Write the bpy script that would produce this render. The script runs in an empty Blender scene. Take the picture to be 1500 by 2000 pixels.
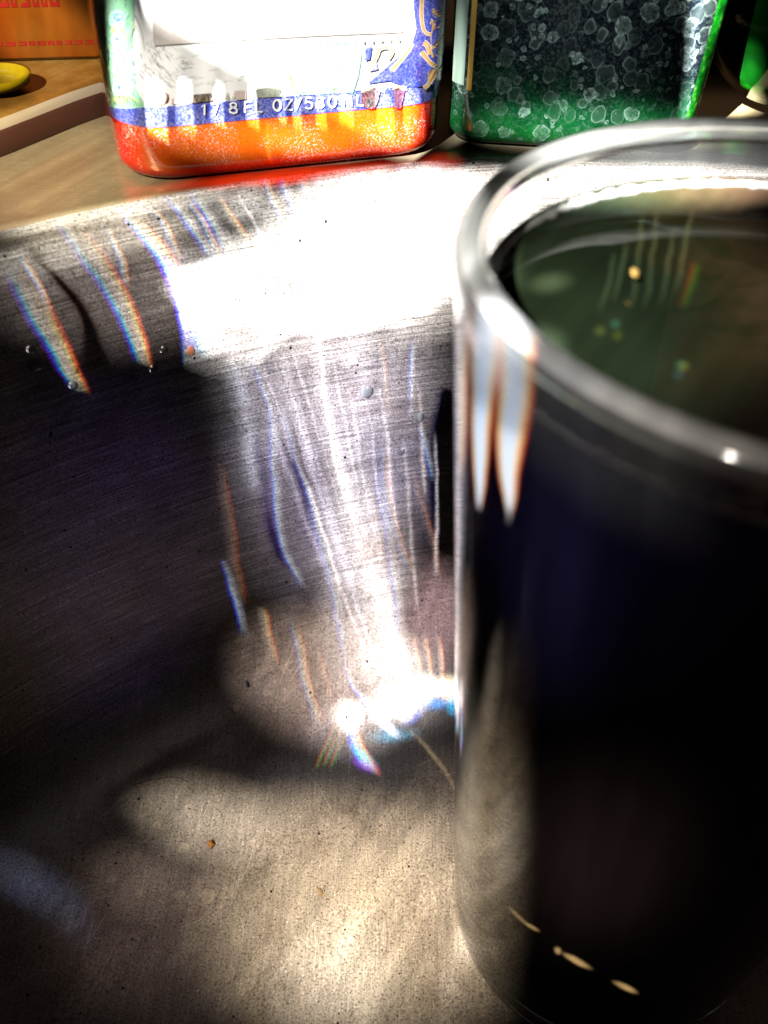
import bpy, bmesh, math, random
import numpy as np
from mathutils import Vector, Matrix

scene = bpy.context.scene
col = scene.collection
R = math.radians

# ---------------------------------------------------------------- camera
cam_data = bpy.data.cameras.new("camera")
cam = bpy.data.objects.new("camera", cam_data)
col.objects.link(cam)
cam_data.sensor_fit = 'HORIZONTAL'
cam_data.sensor_width = 36.0
cam_data.lens = 43.22
cam_data.clip_start = 0.005
cam_data.clip_end = 20.0
cam.matrix_world = Matrix(((0.999184, -0.0403890, 0.0, -0.0452026),
                           (0.0275691, 0.6820324, -0.7308021, -0.0904223),
                           (0.0295164, 0.7302058, 0.6825894, 0.2039438),
                           (0, 0, 0, 1)))
cam_data.dof.use_dof = True
cam_data.dof.focus_distance = 0.205
cam_data.dof.aperture_fstop = 21.0
scene.camera = cam

# ---------------------------------------------------------------- world: the dim warm room behind the worktop
world = bpy.data.worlds.new("World")
scene.world = world
world.use_nodes = True
wn = world.node_tree.nodes; wl = world.node_tree.links
wbg = wn['Background']
wtc = wn.new('ShaderNodeTexCoord')
wsx = wn.new('ShaderNodeSeparateXYZ'); wl.new(wtc.outputs['Generated'], wsx.inputs[0])
wr = wn.new('ShaderNodeValToRGB')
wr.color_ramp.elements[0].position = 0.35; wr.color_ramp.elements[0].color = (0.0025, 0.0012, 0.006, 1)
wr.color_ramp.elements[1].position = 0.9; wr.color_ramp.elements[1].color = (0.10, 0.062, 0.034, 1)
wmr = wn.new('ShaderNodeMath'); wmr.operation = 'MULTIPLY_ADD'; wmr.inputs[1].default_value = 0.5; wmr.inputs[2].default_value = 0.5
wl.new(wsx.outputs['Y'], wmr.inputs[0]); wl.new(wmr.outputs[0], wr.inputs[0])
wl.new(wr.outputs[0], wbg.inputs[0]); wbg.inputs[1].default_value = 1.0

scene.view_settings.view_transform = 'Standard'
scene.view_settings.look = 'None'
scene.view_settings.exposure = 0
scene.view_settings.gamma = 1
scene.render.engine = 'CYCLES'
scene.cycles.use_denoising = True
scene.cycles.max_bounces = 8
scene.cycles.diffuse_bounces = 0
scene.cycles.glossy_bounces = 3
scene.cycles.transmission_bounces = 8
scene.cycles.caustics_refractive = False
scene.cycles.sample_clamp_indirect = 6.0

# ---------------------------------------------------------------- the light
# Sunlight that has come through cut glass: one small lamp whose beam is broken into bands
# with rainbow edges and pools.  Each row below is given in the lamp's own angles.
LAMP_POS = [-0.42, -0.62, 0.78]
LAMP_AIM = [-0.05, 0.05, 0.07]
V0, U0, SPAN = -0.14, -0.14, 0.3
PROFILE = [(0.0, -0.003), (0.12, -0.001), (0.175, 0.0), (0.1822, 0.00065), (0.18917, 0.00259), (0.19568, 0.00576), (0.2015, 0.01004), (0.20647, 0.0153), (0.2104, 0.02138), (0.21317, 0.02806), (0.2147, 0.03513), (0.2265, 0.117), (0.22697, 0.11907), (0.22797, 0.121), (0.22944, 0.12266), (0.2313, 0.12393), (0.23343, 0.12473), (0.2357, 0.125), (0.6, 0.1251)]
BANDS = [
    ('c', (3.0, 3.0, 3.0), [(0.52123, 0.32702, 0.0266, 0.0), (0.53552, 0.32494, 0.03417, 0.3), (0.54288, 0.32357, 0.03836, 0.8), (0.55447, 0.32072, 0.04566, 1.0), (0.56828, 0.31663, 0.05662, 1.0), (0.57777, 0.31267, 0.06592, 0.3), (0.58798, 0.3023, 0.0786, 0.12), (0.5944, 0.29296, 0.08751, 0.0)]),
    ('rb', (0.75, 0.7, 0.62), [(0.48104, 0.28802, 0.00746, 0.0), (0.48732, 0.28496, 0.00925, 0.9), (0.49328, 0.282, 0.01043, 1.2), (0.50951, 0.27471, 0.01302, 1.0), (0.52257, 0.26963, 0.01295, 0.8), (0.53173, 0.26652, 0.01202, 0.3), (0.54016, 0.26242, 0.00984, 0.0)]),
    ('rb', (0.95, 0.9, 0.85), [(0.51205, 0.30801, 0.00873, 0.0), (0.52092, 0.30469, 0.00997, 1.1), (0.53198, 0.30021, 0.01148, 1.5), (0.5461, 0.29447, 0.01292, 0.9), (0.55762, 0.2876, 0.01579, 0.6), (0.57113, 0.27053, 0.02358, 0.35), (0.5794, 0.25443, 0.029, 0.0)]),
    ('rb', (1.2, 1.2, 1.1), [(0.55909, 0.31932, 0.0246, 0.0), (0.56802, 0.3164, 0.01632, 0.8), (0.57743, 0.31126, 0.01297, 1.0), (0.5878, 0.30128, 0.01596, 0.8), (0.59951, 0.28378, 0.01875, 0.0)]),
    ('b', (5, 5, 5), [(0.5312, 0.32553, 0.02752, 0.0), (0.53593, 0.32471, 0.02793, 0.25), (0.54825, 0.32212, 0.02952, 0.8), (0.56304, 0.3184, 0.03115, 1.0), (0.57259, 0.31455, 0.03244, 0.6), (0.5814, 0.31078, 0.03101, 0.0)]),
    ('b', (0.8, 0.8, 0.8), [(0.58986, 0.33032, 0.00939, 0.0), (0.59775, 0.32519, 0.01016, 0.9), (0.60778, 0.31471, 0.01248, 0.9), (0.61905, 0.29763, 0.01461, 0.0)]),
    ('b', (0.7, 0.7, 0.7), [(0.59937, 0.33576, 0.01171, 0.0), (0.6121, 0.32594, 0.01349, 1.0), (0.62574, 0.30801, 0.01609, 0.0)]),
    ('r', (0.8, 0.7, 0.5), [(0.60918, 0.34515, 0.00625, 0.0), (0.61923, 0.33667, 0.00714, 1.0), (0.6318, 0.31992, 0.0082, 0.0)]),
    ('w', (1, 1, 1), [(0.61055, 0.35373, 0.00335, 0.0), (0.62494, 0.3456, 0.00383, 1.0), (0.63976, 0.32978, 0.00462, 0.0)]),
    ('b', (0.9, 0.9, 0.9), [(0.62517, 0.37059, 0.00766, 0.0), (0.64013, 0.36277, 0.00867, 1.0), (0.65839, 0.34458, 0.01012, 0.0)]),
    ('w', (1, 1, 1), [(0.63799, 0.38396, 0.00361, 0.0), (0.65358, 0.37676, 0.00395, 1.0), (0.66919, 0.36224, 0.00456, 0.0)]),
    ('r', (0.9, 0.8, 0.8), [(0.64185, 0.4115, 0.00711, 0.0), (0.66919, 0.40281, 0.00796, 1.0), (0.68912, 0.38518, 0.00936, 0.0)]),
    ('b', (1.5, 1.5, 1.5), [(0.62907, 0.42381, 0.00726, 0.0), (0.65617, 0.42037, 0.00739, 1.0), (0.68175, 0.41299, 0.00865, 1.0), (0.69667, 0.40074, 0.00983, 0.0)]),
    ('b', (1.5, 1.5, 1.5), [(0.67566, 0.43452, 0.00619, 0.0), (0.69283, 0.42861, 0.00664, 1.0), (0.70706, 0.41863, 0.00733, 0.0)]),
    ('w', (-0.45, -0.43, -0.4), [(0.51446, 0.30701, 0.00619, 0.0), (0.5508, 0.29448, 0.00663, 1.0), (0.58145, 0.26908, 0.00882, 0.0)]),
    ('w', (-0.4, -0.38, -0.36), [(0.4968, 0.29361, 0.0093, 0.0), (0.53418, 0.28167, 0.01071, 1.0), (0.55869, 0.25725, 0.01406, 0.0)]),
    ('w', (1.6, 1.6, 1.6), [(0.46491, 0.40797, 0.00503, 0.0), (0.4876, 0.40194, 0.00334, 1.2), (0.51459, 0.39498, 0.00255, 1.4), (0.54078, 0.38906, 0.00253, 1.6), (0.56305, 0.38443, 0.00278, 1.8), (0.59002, 0.37819, 0.00318, 0.0)]),
    ('w', (1.4, 1.34, 1.33), [(0.3474, 0.46155, 0.03597, 0.0), (0.3514, 0.45971, 0.03577, 0.6), (0.4069, 0.42178, 0.03671, 1.1), (0.46099, 0.40243, 0.02682, 0.9), (0.50812, 0.38961, 0.01846, 0.8), (0.54688, 0.38128, 0.01441, 0.7), (0.58975, 0.3713, 0.01605, 0.0)]),
    ('w', (1.2, 1.15, 1.15), [(0.50131, 0.39096, 0.00298, 0.0), (0.5237, 0.38383, 0.00302, 1.0), (0.54036, 0.37807, 0.00296, 1.0), (0.55632, 0.37234, 0.00288, 0.0)]),
    ('w', (0.8, 0.78, 0.82), [(0.47846, 0.39087, 0.00437, 0.0), (0.50729, 0.38011, 0.00421, 1.0), (0.53211, 0.37228, 0.00395, 1.0), (0.55299, 0.36597, 0.00379, 0.0)]),
    ('w', (0.6, 0.65, 0.8), [(0.45213, 0.35781, 0.01278, 0.0), (0.48051, 0.35327, 0.01297, 1.0), (0.51293, 0.34552, 0.01454, 1.0), (0.5438, 0.3418, 0.00961, 0.0)]),
    ('b', (0.53, 0.61, 0.68), [(0.38776, 0.39156, 0.00767, 0.0), (0.41408, 0.37877, 0.00663, 1.0), (0.43847, 0.37377, 0.00598, 1.0), (0.47193, 0.36957, 0.00577, 1.0), (0.50654, 0.36405, 0.00582, 1.0), (0.54314, 0.35387, 0.00573, 0.0)]),
    ('w', (-0.22, -0.22, -0.17), [(0.39989, 0.37633, 0.01428, 0.0), (0.42493, 0.36786, 0.01296, 1.0), (0.4548, 0.36322, 0.01232, 1.0), (0.49572, 0.35462, 0.01192, 0.0)]),
    ('w', (-0.24, -0.23, -0.18), [(0.41487, 0.38985, 0.01524, 0.0), (0.44536, 0.38355, 0.01474, 1.0), (0.47703, 0.37532, 0.01437, 1.0), (0.50692, 0.36762, 0.01388, 0.0)]),
    ('b', (0.38, 0.42, 0.49), [(0.34725, 0.43422, 0.01049, 0.0), (0.37156, 0.42035, 0.00983, 1.0), (0.39607, 0.40976, 0.00923, 1.0), (0.42168, 0.3988, 0.00856, 1.0), (0.45463, 0.38921, 0.00799, 1.0), (0.47149, 0.38299, 0.00798, 0.0)]),
    ('b', (1.1, 1.2, 1.3), [(0.30891, 0.49504, 0.01841, 0.0), (0.31291, 0.48183, 0.02147, 1.6), (0.3203, 0.46464, 0.01927, 1.2), (0.33053, 0.44937, 0.01097, 0.6), (0.35105, 0.43224, 0.00535, 0.0)]),
    ('r', (0.57, 0.47, 0.38), [(0.32647, 0.39207, 0.00995, 0.0), (0.34361, 0.38085, 0.00927, 1.0), (0.36183, 0.37197, 0.00856, 0.0)]),
    ('rb', (0.47, 0.42, 0.38), [(0.2958, 0.44117, 0.01139, 0.0), (0.31339, 0.4235, 0.01048, 1.0), (0.33333, 0.409, 0.00952, 1.0), (0.35971, 0.39279, 0.00895, 0.0)]),
    ('r', (0.3, 0.2, 0.15), [(0.3124, 0.44282, 0.00726, 0.0), (0.32797, 0.42882, 0.007, 1.0), (0.34447, 0.41586, 0.00658, 0.0)]),
    ('r', (0.2, 0.13, 0.12), [(0.36148, 0.36093, 0.00856, 0.0), (0.40041, 0.35331, 0.00773, 1.0), (0.42294, 0.34958, 0.00748, 1.0), (0.46577, 0.34288, 0.00706, 0.0)]),
    ('b', (0.42, 0.47, 0.57), [(0.33863, 0.3698, 0.00722, 0.0), (0.36465, 0.35943, 0.00628, 1.0), (0.39478, 0.3511, 0.00575, 0.0)]),
    ('w', (0.3, 0.28, 0.3), [(0.50679, 0.40948, 0.00294, 0.0), (0.54797, 0.40243, 0.0029, 1.0), (0.58028, 0.3972, 0.00278, 0.0)]),
    ('r', (0.66, 0.61, 0.61), [(0.54032, 0.42281, 0.00427, 0.0), (0.57053, 0.41769, 0.00426, 1.0), (0.58855, 0.41195, 0.00429, 0.0)]),
    ('b', (0.95, 1.04, 1.14), [(0.54292, 0.43576, 0.00411, 0.0), (0.5747, 0.43306, 0.00412, 1.0), (0.59798, 0.43041, 0.00405, 0.0)]),
    ('w', (-0.22, -0.21, -0.16), [(0.45457, 0.42739, 0.02015, 0.0), (0.49148, 0.41853, 0.01915, 1.0), (0.52325, 0.41173, 0.01854, 0.0)]),
    ('rb', (0.57, 0.47, 0.47), [(0.43194, 0.45132, 0.00804, 0.0), (0.45648, 0.43815, 0.00722, 1.0), (0.48933, 0.42867, 0.00656, 1.0), (0.51417, 0.42278, 0.00628, 0.0)]),
    ('r', (0.25, 0.17, 0.17), [(0.4319, 0.4723, 0.00697, 0.0), (0.45859, 0.46198, 0.00685, 1.0), (0.48324, 0.45067, 0.00668, 1.0), (0.50689, 0.44037, 0.00642, 0.0)]),
    ('b', (0.47, 0.57, 0.66), [(0.50541, 0.45441, 0.00629, 0.0), (0.52615, 0.4477, 0.00629, 1.0), (0.54246, 0.44156, 0.00623, 0.0)]),
    ('w', (-0.55, -0.52, -0.46), [(0.45398, 0.46736, 0.01446, 0.0), (0.50023, 0.45267, 0.0229, 1.0), (0.54181, 0.44877, 0.02177, 1.0), (0.57352, 0.44758, 0.01559, 0.0)]),
    ('w', (0.35, 0.27, 0.16), [(0.29082, 0.57003, 0.0106, 0.0), (0.29686, 0.55869, 0.01101, 1.0), (0.30595, 0.53751, 0.01287, 1.0), (0.31387, 0.51157, 0.018, 1.0), (0.31787, 0.49785, 0.01871, 0.0)]),
    ('rb', (0.9, 0.9, 0.9), [(0.28231, 0.48958, 0.02536, 0.0), (0.28779, 0.48073, 0.02507, 0.9), (0.29652, 0.46855, 0.0203, 1.0), (0.30716, 0.4582, 0.01231, 0.5), (0.31116, 0.45604, 0.01105, 0.0)]),
    ('x', (0.45, 0.42, 0.35), [(0.26816, 0.46345, 0.00478, 0.0), (0.2857, 0.45925, 0.00451, 1.0), (0.30233, 0.45805, 0.00442, 0.0)]),
    ('x', (0.45, 0.42, 0.35), [(0.27013, 0.46795, 0.00479, 0.0), (0.28765, 0.46367, 0.00472, 1.0), (0.30424, 0.46255, 0.00443, 0.0)]),
    ('x', (0.45, 0.42, 0.35), [(0.27212, 0.47247, 0.0048, 0.0), (0.28964, 0.46828, 0.00463, 1.0), (0.30617, 0.46706, 0.00446, 0.0)]),
    ('x', (0.3, 0.3, 0.3), [(0.294, 0.47874, 0.00416, 0.0), (0.298, 0.47851, 0.00414, 0.8), (0.3099, 0.47795, 0.00406, 0.8), (0.3139, 0.47789, 0.00404, 0.0)]),
    ('x', (0.3, 0.3, 0.3), [(0.29606, 0.48344, 0.00416, 0.0), (0.30006, 0.48323, 0.00415, 0.8), (0.31193, 0.48262, 0.00409, 0.8), (0.31593, 0.4825, 0.00408, 0.0)]),
    ('x', (0.3, 0.3, 0.3), [(0.29813, 0.48816, 0.00416, 0.0), (0.30213, 0.48795, 0.00416, 0.8), (0.31389, 0.48727, 0.00408, 0.8), (0.31789, 0.48725, 0.00405, 0.0)]),
    ('r', (0.95, 0.8, 0.76), [(0.34439, 0.48849, 0.00616, 0.0), (0.3577, 0.47882, 0.0061, 1.0), (0.37881, 0.46553, 0.00592, 0.0)]),
    ('r', (0.95, 0.8, 0.76), [(0.34756, 0.4959, 0.00619, 0.0), (0.36089, 0.48626, 0.00614, 1.0), (0.38194, 0.47283, 0.00598, 0.0)]),
    ('r', (0.95, 0.8, 0.76), [(0.35062, 0.50297, 0.00633, 0.0), (0.36396, 0.49338, 0.00618, 1.0), (0.38501, 0.47989, 0.00612, 0.0)]),
    ('r', (0.95, 0.8, 0.76), [(0.35435, 0.51161, 0.00627, 0.0), (0.36763, 0.50192, 0.00622, 1.0), (0.38865, 0.48841, 0.00606, 0.0)]),
    ('n', (1.7, 1.68, 1.65), [(0.70128, 0.28554, 0.12385, 0.0), (0.70528, 0.28542, 0.12372, 0.55), (0.71368, 0.28513, 0.12343, 1.35), (0.72337, 0.2848, 0.12308, 1.25), (0.72899, 0.28457, 0.12292, 0.8), (0.76069, 0.28329, 0.122, 0.75), (0.82906, 0.28052, 0.12001, 0.7), (0.83306, 0.28046, 0.11997, 0.0)]),
    ('n', (3.2, 3.1, 3.3), [(0.65137, 0.2821, 0.01124, 0.0), (0.65537, 0.28238, 0.01112, 1.0), (0.66771, 0.2838, 0.01003, 1.0), (0.67422, 0.28468, 0.00907, 0.3), (0.67822, 0.28494, 0.00873, 0.0)]),
    ('n', (3.2, 3.1, 3.3), [(0.65986, 0.29724, 0.00768, 0.0), (0.66386, 0.29748, 0.00757, 1.0), (0.67565, 0.29864, 0.00649, 1.0), (0.68214, 0.29942, 0.00548, 0.3), (0.68614, 0.29966, 0.00515, 0.0)]),
    ('n', (3.2, 3.1, 3.3), [(0.66912, 0.31227, 0.00611, 0.0), (0.67312, 0.31245, 0.00602, 1.0), (0.6841, 0.31338, 0.00494, 1.0), (0.69057, 0.31406, 0.00389, 0.3), (0.69457, 0.31427, 0.00355, 0.0)]),
    ('n', (3.2, 3.1, 3.3), [(0.67852, 0.32796, 0.00537, 0.0), (0.68252, 0.32809, 0.00529, 1.0), (0.6932, 0.32882, 0.00419, 1.0), (0.69966, 0.3294, 0.0031, 0.3), (0.70366, 0.32957, 0.00276, 0.0)]),
    ('n', (3.2, 3.1, 3.3), [(0.68784, 0.34207, 0.0032, 0.0), (0.69184, 0.34214, 0.00314, 1.0), (0.70095, 0.34267, 0.00203, 1.0), (0.70738, 0.34316, 0.002, 0.3), (0.71138, 0.3433, 0.002, 0.0)]),
    ('n', (3.2, 3.1, 3.3), [(0.69092, 0.34804, 0.00416, 0.0), (0.69492, 0.3481, 0.00409, 1.0), (0.70479, 0.34859, 0.00297, 1.0), (0.71121, 0.34903, 0.002, 0.3), (0.71521, 0.34916, 0.002, 0.0)]),
    ('n', (3.2, 3.1, 3.3), [(0.69682, 0.3587, 0.00519, 0.0), (0.70082, 0.35873, 0.00511, 1.0), (0.71143, 0.35911, 0.00395, 1.0), (0.71784, 0.35948, 0.0028, 0.3), (0.72184, 0.35959, 0.00244, 0.0)]),
    ('n', (3.2, 3.1, 3.3), [(0.70524, 0.36942, 0.00672, 0.0), (0.70924, 0.36946, 0.0066, 1.0), (0.71828, 0.36974, 0.00546, 1.0), (0.72467, 0.37004, 0.00428, 0.3), (0.72867, 0.37013, 0.00391, 0.0)]),
    ('n', (3.2, 3.1, 3.3), [(0.71322, 0.38608, 0.00892, 0.0), (0.71722, 0.38607, 0.00879, 1.0), (0.72878, 0.38612, 0.00754, 1.0), (0.73514, 0.38629, 0.00638, 0.3), (0.73914, 0.38635, 0.00599, 0.0)]),
    ('n', (3.2, 3.1, 3.3), [(0.72176, 0.39854, 0.0091, 0.0), (0.72576, 0.3985, 0.00896, 1.0), (0.73626, 0.39843, 0.00772, 1.0), (0.7426, 0.39852, 0.00652, 0.3), (0.7466, 0.39855, 0.00612, 0.0)]),
    ('w', (1, 1, 1), [(0.66512, 0.33594, 0.00342, 0.0), (0.67279, 0.33542, 0.00335, 1.0), (0.68554, 0.33496, 0.00326, 0.0)]),
    ('b', (1, 1, 1), [(0.71154, 0.39988, 0.00531, 0.0), (0.71908, 0.39893, 0.00526, 1.0), (0.72648, 0.39799, 0.00521, 0.0)]),
    ('w', (11, 10.5, 11), [(0.78391, 0.54922, 0.00888, 0.0), (0.79714, 0.54806, 0.01158, 1.0), (0.81717, 0.54663, 0.01309, 1.0), (0.8398, 0.5415, 0.01542, 1.0), (0.85902, 0.53682, 0.01729, 1.0), (0.92738, 0.5225, 0.01853, 1.0), (0.93138, 0.52221, 0.01855, 0.0)]),
    ('w', (2.4, 2.3, 2.1), [(0.60282, 0.62856, 0.00251, 0.0), (0.61904, 0.62199, 0.00265, 1.0), (0.63646, 0.61413, 0.0028, 0.0)]),
    ('w', (2.4, 2.3, 2.1), [(0.60946, 0.62962, 0.00254, 0.0), (0.62623, 0.623, 0.00268, 1.0), (0.64427, 0.61506, 0.00283, 0.0)]),
    ('w', (2.4, 2.3, 2.1), [(0.60957, 0.63693, 0.00258, 0.0), (0.63582, 0.62495, 0.00279, 1.0), (0.66588, 0.61032, 0.00303, 0.0)]),
    ('w', (2.4, 2.3, 2.1), [(0.61161, 0.64159, 0.00257, 0.0), (0.63873, 0.62952, 0.00278, 1.0), (0.66991, 0.61475, 0.00303, 0.0)]),
    ('w', (2.4, 2.3, 2.1), [(0.61642, 0.6455, 0.00254, 0.0), (0.63769, 0.63726, 0.0027, 1.0), (0.66121, 0.62728, 0.00289, 0.0)]),
    ('w', (2.4, 2.3, 2.1), [(0.62389, 0.64801, 0.00257, 0.0), (0.64739, 0.63899, 0.00275, 1.0), (0.67367, 0.62802, 0.00295, 0.0)]),
    ('x', (3, 2.6, 1.5), [(0.61743, 0.6537, 0.00492, 0.0), (0.63151, 0.64914, 0.00513, 1.0), (0.6434, 0.64492, 0.00533, 0.0)]),
    ('f', (24, 27, 33), [(0.51212, 0.61426, 0.00304, 0.0), (0.52199, 0.61087, 0.00814, 1.0), (0.53503, 0.60717, 0.01253, 1.0), (0.55266, 0.60475, 0.01674, 0.4), (0.56886, 0.60247, 0.02055, 0.3), (0.58181, 0.60423, 0.01409, 0.0)]),
    ('f', (22, 23, 26), [(0.51523, 0.63261, 0.002, 0.0), (0.52263, 0.62856, 0.00781, 1.0), (0.53501, 0.62426, 0.01405, 1.0), (0.5469, 0.62245, 0.01754, 0.5), (0.56111, 0.62185, 0.01859, 0.35), (0.57703, 0.62086, 0.0139, 0.0)]),
    ('r', (30, 28, 22), [(0.5224, 0.5924, 0.00751, 0.0), (0.53854, 0.59033, 0.01192, 0.7), (0.56225, 0.5886, 0.01316, 0.4), (0.58343, 0.587, 0.01906, 0.0)]),
    ('w', (1.0, 0.95, 1.0), [(0.47231, 0.38962, 0.002, 0.0), (0.49975, 0.38033, 0.002, 0.61387), (0.5258, 0.37172, 0.002, 0.61387), (0.55054, 0.3638, 0.002, 0.0)]),
    ('w', (1.0, 0.95, 1.0), [(0.41991, 0.43616, 0.00505, 0.0), (0.46662, 0.42175, 0.00464, 0.79368), (0.5103, 0.41001, 0.00443, 0.79368), (0.55069, 0.39915, 0.00417, 0.0)]),
    ('w', (1.0, 0.95, 1.0), [(0.48151, 0.37876, 0.00413, 0.0), (0.50424, 0.37093, 0.00407, 0.7354), (0.52598, 0.36362, 0.00389, 0.7354), (0.54678, 0.35664, 0.00387, 0.0)]),
    ('w', (0.7, 0.68, 0.9), [(0.39322, 0.42699, 0.00528, 0.0), (0.43207, 0.40904, 0.00469, 1.07019), (0.47005, 0.39659, 0.00438, 1.07019), (0.5055, 0.38522, 0.00411, 0.0)]),
    ('w', (1.0, 0.95, 1.0), [(0.47042, 0.41761, 0.002, 0.0), (0.50155, 0.40889, 0.002, 1.23621), (0.53098, 0.40069, 0.002, 1.23621), (0.55884, 0.39284, 0.002, 0.0)]),
    ('w', (0.9, 0.85, 0.85), [(0.36492, 0.46525, 0.01072, 0.0), (0.40634, 0.44204, 0.01007, 0.89661), (0.44973, 0.42652, 0.00884, 0.89661), (0.49155, 0.41566, 0.00826, 0.0)]),
    ('w', (0.7, 0.68, 0.9), [(0.44903, 0.40257, 0.002, 0.0), (0.47428, 0.39421, 0.002, 0.63243), (0.49839, 0.38632, 0.002, 0.63243), (0.52142, 0.379, 0.002, 0.0)]),
    ('w', (0.7, 0.68, 0.9), [(0.45927, 0.4322, 0.00296, 0.0), (0.49337, 0.42368, 0.00283, 1.2981), (0.52549, 0.41549, 0.00281, 1.2981), (0.55578, 0.40772, 0.0027, 0.0)]),
    ('b', (0.9, 0.85, 0.85), [(0.45171, 0.39149, 0.00442, 0.0), (0.47562, 0.38315, 0.00422, 0.72859), (0.49847, 0.37524, 0.00415, 0.72859), (0.52035, 0.36799, 0.00397, 0.0)]),
    ('w', (1.0, 0.95, 1.0), [(0.40884, 0.43184, 0.00215, 0.0), (0.44607, 0.41778, 0.002, 1.1876), (0.48188, 0.4071, 0.002, 1.1876), (0.51547, 0.39724, 0.002, 0.0)]),
    ('w', (1.0, 0.95, 1.0), [(0.45926, 0.43946, 0.00463, 0.0), (0.49516, 0.43122, 0.00453, 1.25421), (0.52888, 0.4233, 0.00445, 1.25421), (0.5606, 0.41578, 0.00415, 0.0)]),
    ('w', (1.0, 0.95, 1.0), [(0.48534, 0.3897, 0.00423, 0.0), (0.51164, 0.38123, 0.00403, 0.61273), (0.53665, 0.37331, 0.00396, 0.61273), (0.56045, 0.36584, 0.00379, 0.0)]),
    ('w', (0.7, 0.68, 0.9), [(0.35403, 0.45327, 0.00595, 0.0), (0.39144, 0.42622, 0.00552, 1.03241), (0.43121, 0.4074, 0.00469, 1.03241), (0.47008, 0.39445, 0.00437, 0.0)]),
    ('w', (0.9, 0.85, 0.85), [(0.4915, 0.45198, 0.00465, 0.0), (0.51876, 0.44683, 0.00452, 1.00116), (0.54475, 0.4417, 0.0045, 1.00116), (0.56954, 0.43669, 0.00437, 0.0)]),
    ('w', (0.7, 0.68, 0.9), [(0.44183, 0.41212, 0.002, 0.0), (0.47099, 0.40294, 0.002, 0.90753), (0.49865, 0.39435, 0.002, 0.90753), (0.52493, 0.38626, 0.002, 0.0)]),
    ('w', (1.0, 0.95, 1.0), [(0.40335, 0.41272, 0.00326, 0.0), (0.42669, 0.40237, 0.00298, 1.01687), (0.44966, 0.3941, 0.0028, 1.01687), (0.4717, 0.38639, 0.00281, 0.0)]),
    ('w', (0.9, 0.85, 0.85), [(0.43259, 0.47173, 0.00511, 0.0), (0.47036, 0.46338, 0.00483, 1.29835), (0.50673, 0.45757, 0.00461, 1.29835), (0.54088, 0.45162, 0.00445, 0.0)]),
    ('w', (0.7, 0.68, 0.9), [(0.39485, 0.40678, 0.00923, 0.0), (0.4339, 0.38929, 0.00827, 0.74124), (0.47112, 0.37565, 0.00762, 0.74124), (0.50584, 0.36328, 0.00746, 0.0)]),
    ('w', (0.7, 0.68, 0.9), [(0.45156, 0.41319, 0.00836, 0.0), (0.47723, 0.40558, 0.00824, 1.18173), (0.50176, 0.39847, 0.00803, 1.18173), (0.52519, 0.39176, 0.00773, 0.0)]),
    ('w', (1.0, 0.95, 1.0), [(0.5014, 0.40772, 0.00272, 0.0), (0.52597, 0.40079, 0.00273, 0.89199), (0.54944, 0.39419, 0.00263, 0.89199), (0.57187, 0.38795, 0.00254, 0.0)]),
    ('w', (0.7, 0.68, 0.9), [(0.41325, 0.4099, 0.00884, 0.0), (0.45565, 0.39468, 0.00819, 1.27393), (0.49518, 0.38158, 0.00779, 1.27393), (0.5319, 0.3698, 0.00739, 0.0)]),
    ('b', (1.0, 0.95, 1.0), [(0.37777, 0.4638, 0.01051, 0.0), (0.41711, 0.44484, 0.00978, 0.66504), (0.45769, 0.43242, 0.00878, 0.66504), (0.49651, 0.423, 0.00832, 0.0)]),
    ('w', (1.0, 0.95, 1.0), [(0.35299, 0.4478, 0.0061, 0.0), (0.39291, 0.41796, 0.00546, 1.05984), (0.43552, 0.39878, 0.00455, 1.05984), (0.47622, 0.38446, 0.00424, 0.0)]),
    ('w', (0.9, 0.85, 0.85), [(0.40084, 0.4673, 0.00543, 0.0), (0.44452, 0.45189, 0.005, 0.83697), (0.48785, 0.44264, 0.00463, 0.83697), (0.52823, 0.43403, 0.00451, 0.0)]),
    ('rb', (0.8, 0.75, 0.7), [(0.52247, 0.27893, 0.00293, 0.0), (0.53466, 0.27479, 0.00316, 1.0), (0.54854, 0.26521, 0.00401, 0.0)]),
    ('rb', (0.8, 0.75, 0.7), [(0.55508, 0.30258, 0.00326, 0.0), (0.57095, 0.29847, 0.00366, 1.0), (0.58622, 0.28727, 0.00464, 0.0)]),
    ('rb', (0.8, 0.75, 0.7), [(0.58247, 0.31954, 0.00401, 0.0), (0.59755, 0.31171, 0.0051, 1.0), (0.60936, 0.29643, 0.00623, 0.0)]),
    ('rb', (0.8, 0.75, 0.7), [(0.6221, 0.36187, 0.00445, 0.0), (0.63781, 0.35431, 0.00533, 1.0), (0.65463, 0.33616, 0.00639, 0.0)]),
    ('rb', (0.8, 0.75, 0.7), [(0.63139, 0.37735, 0.00461, 0.0), (0.64985, 0.36903, 0.00542, 1.0), (0.66421, 0.35432, 0.00628, 0.0)]),
    ('rb', (0.8, 0.75, 0.7), [(0.64294, 0.39745, 0.00479, 0.0), (0.66173, 0.39063, 0.00524, 1.0), (0.68076, 0.37454, 0.00618, 0.0)]),
    ('rb', (0.8, 0.75, 0.7), [(0.59225, 0.33433, 0.00401, 0.0), (0.60722, 0.32731, 0.00499, 1.0), (0.62103, 0.3113, 0.00614, 0.0)]),
]
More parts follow.
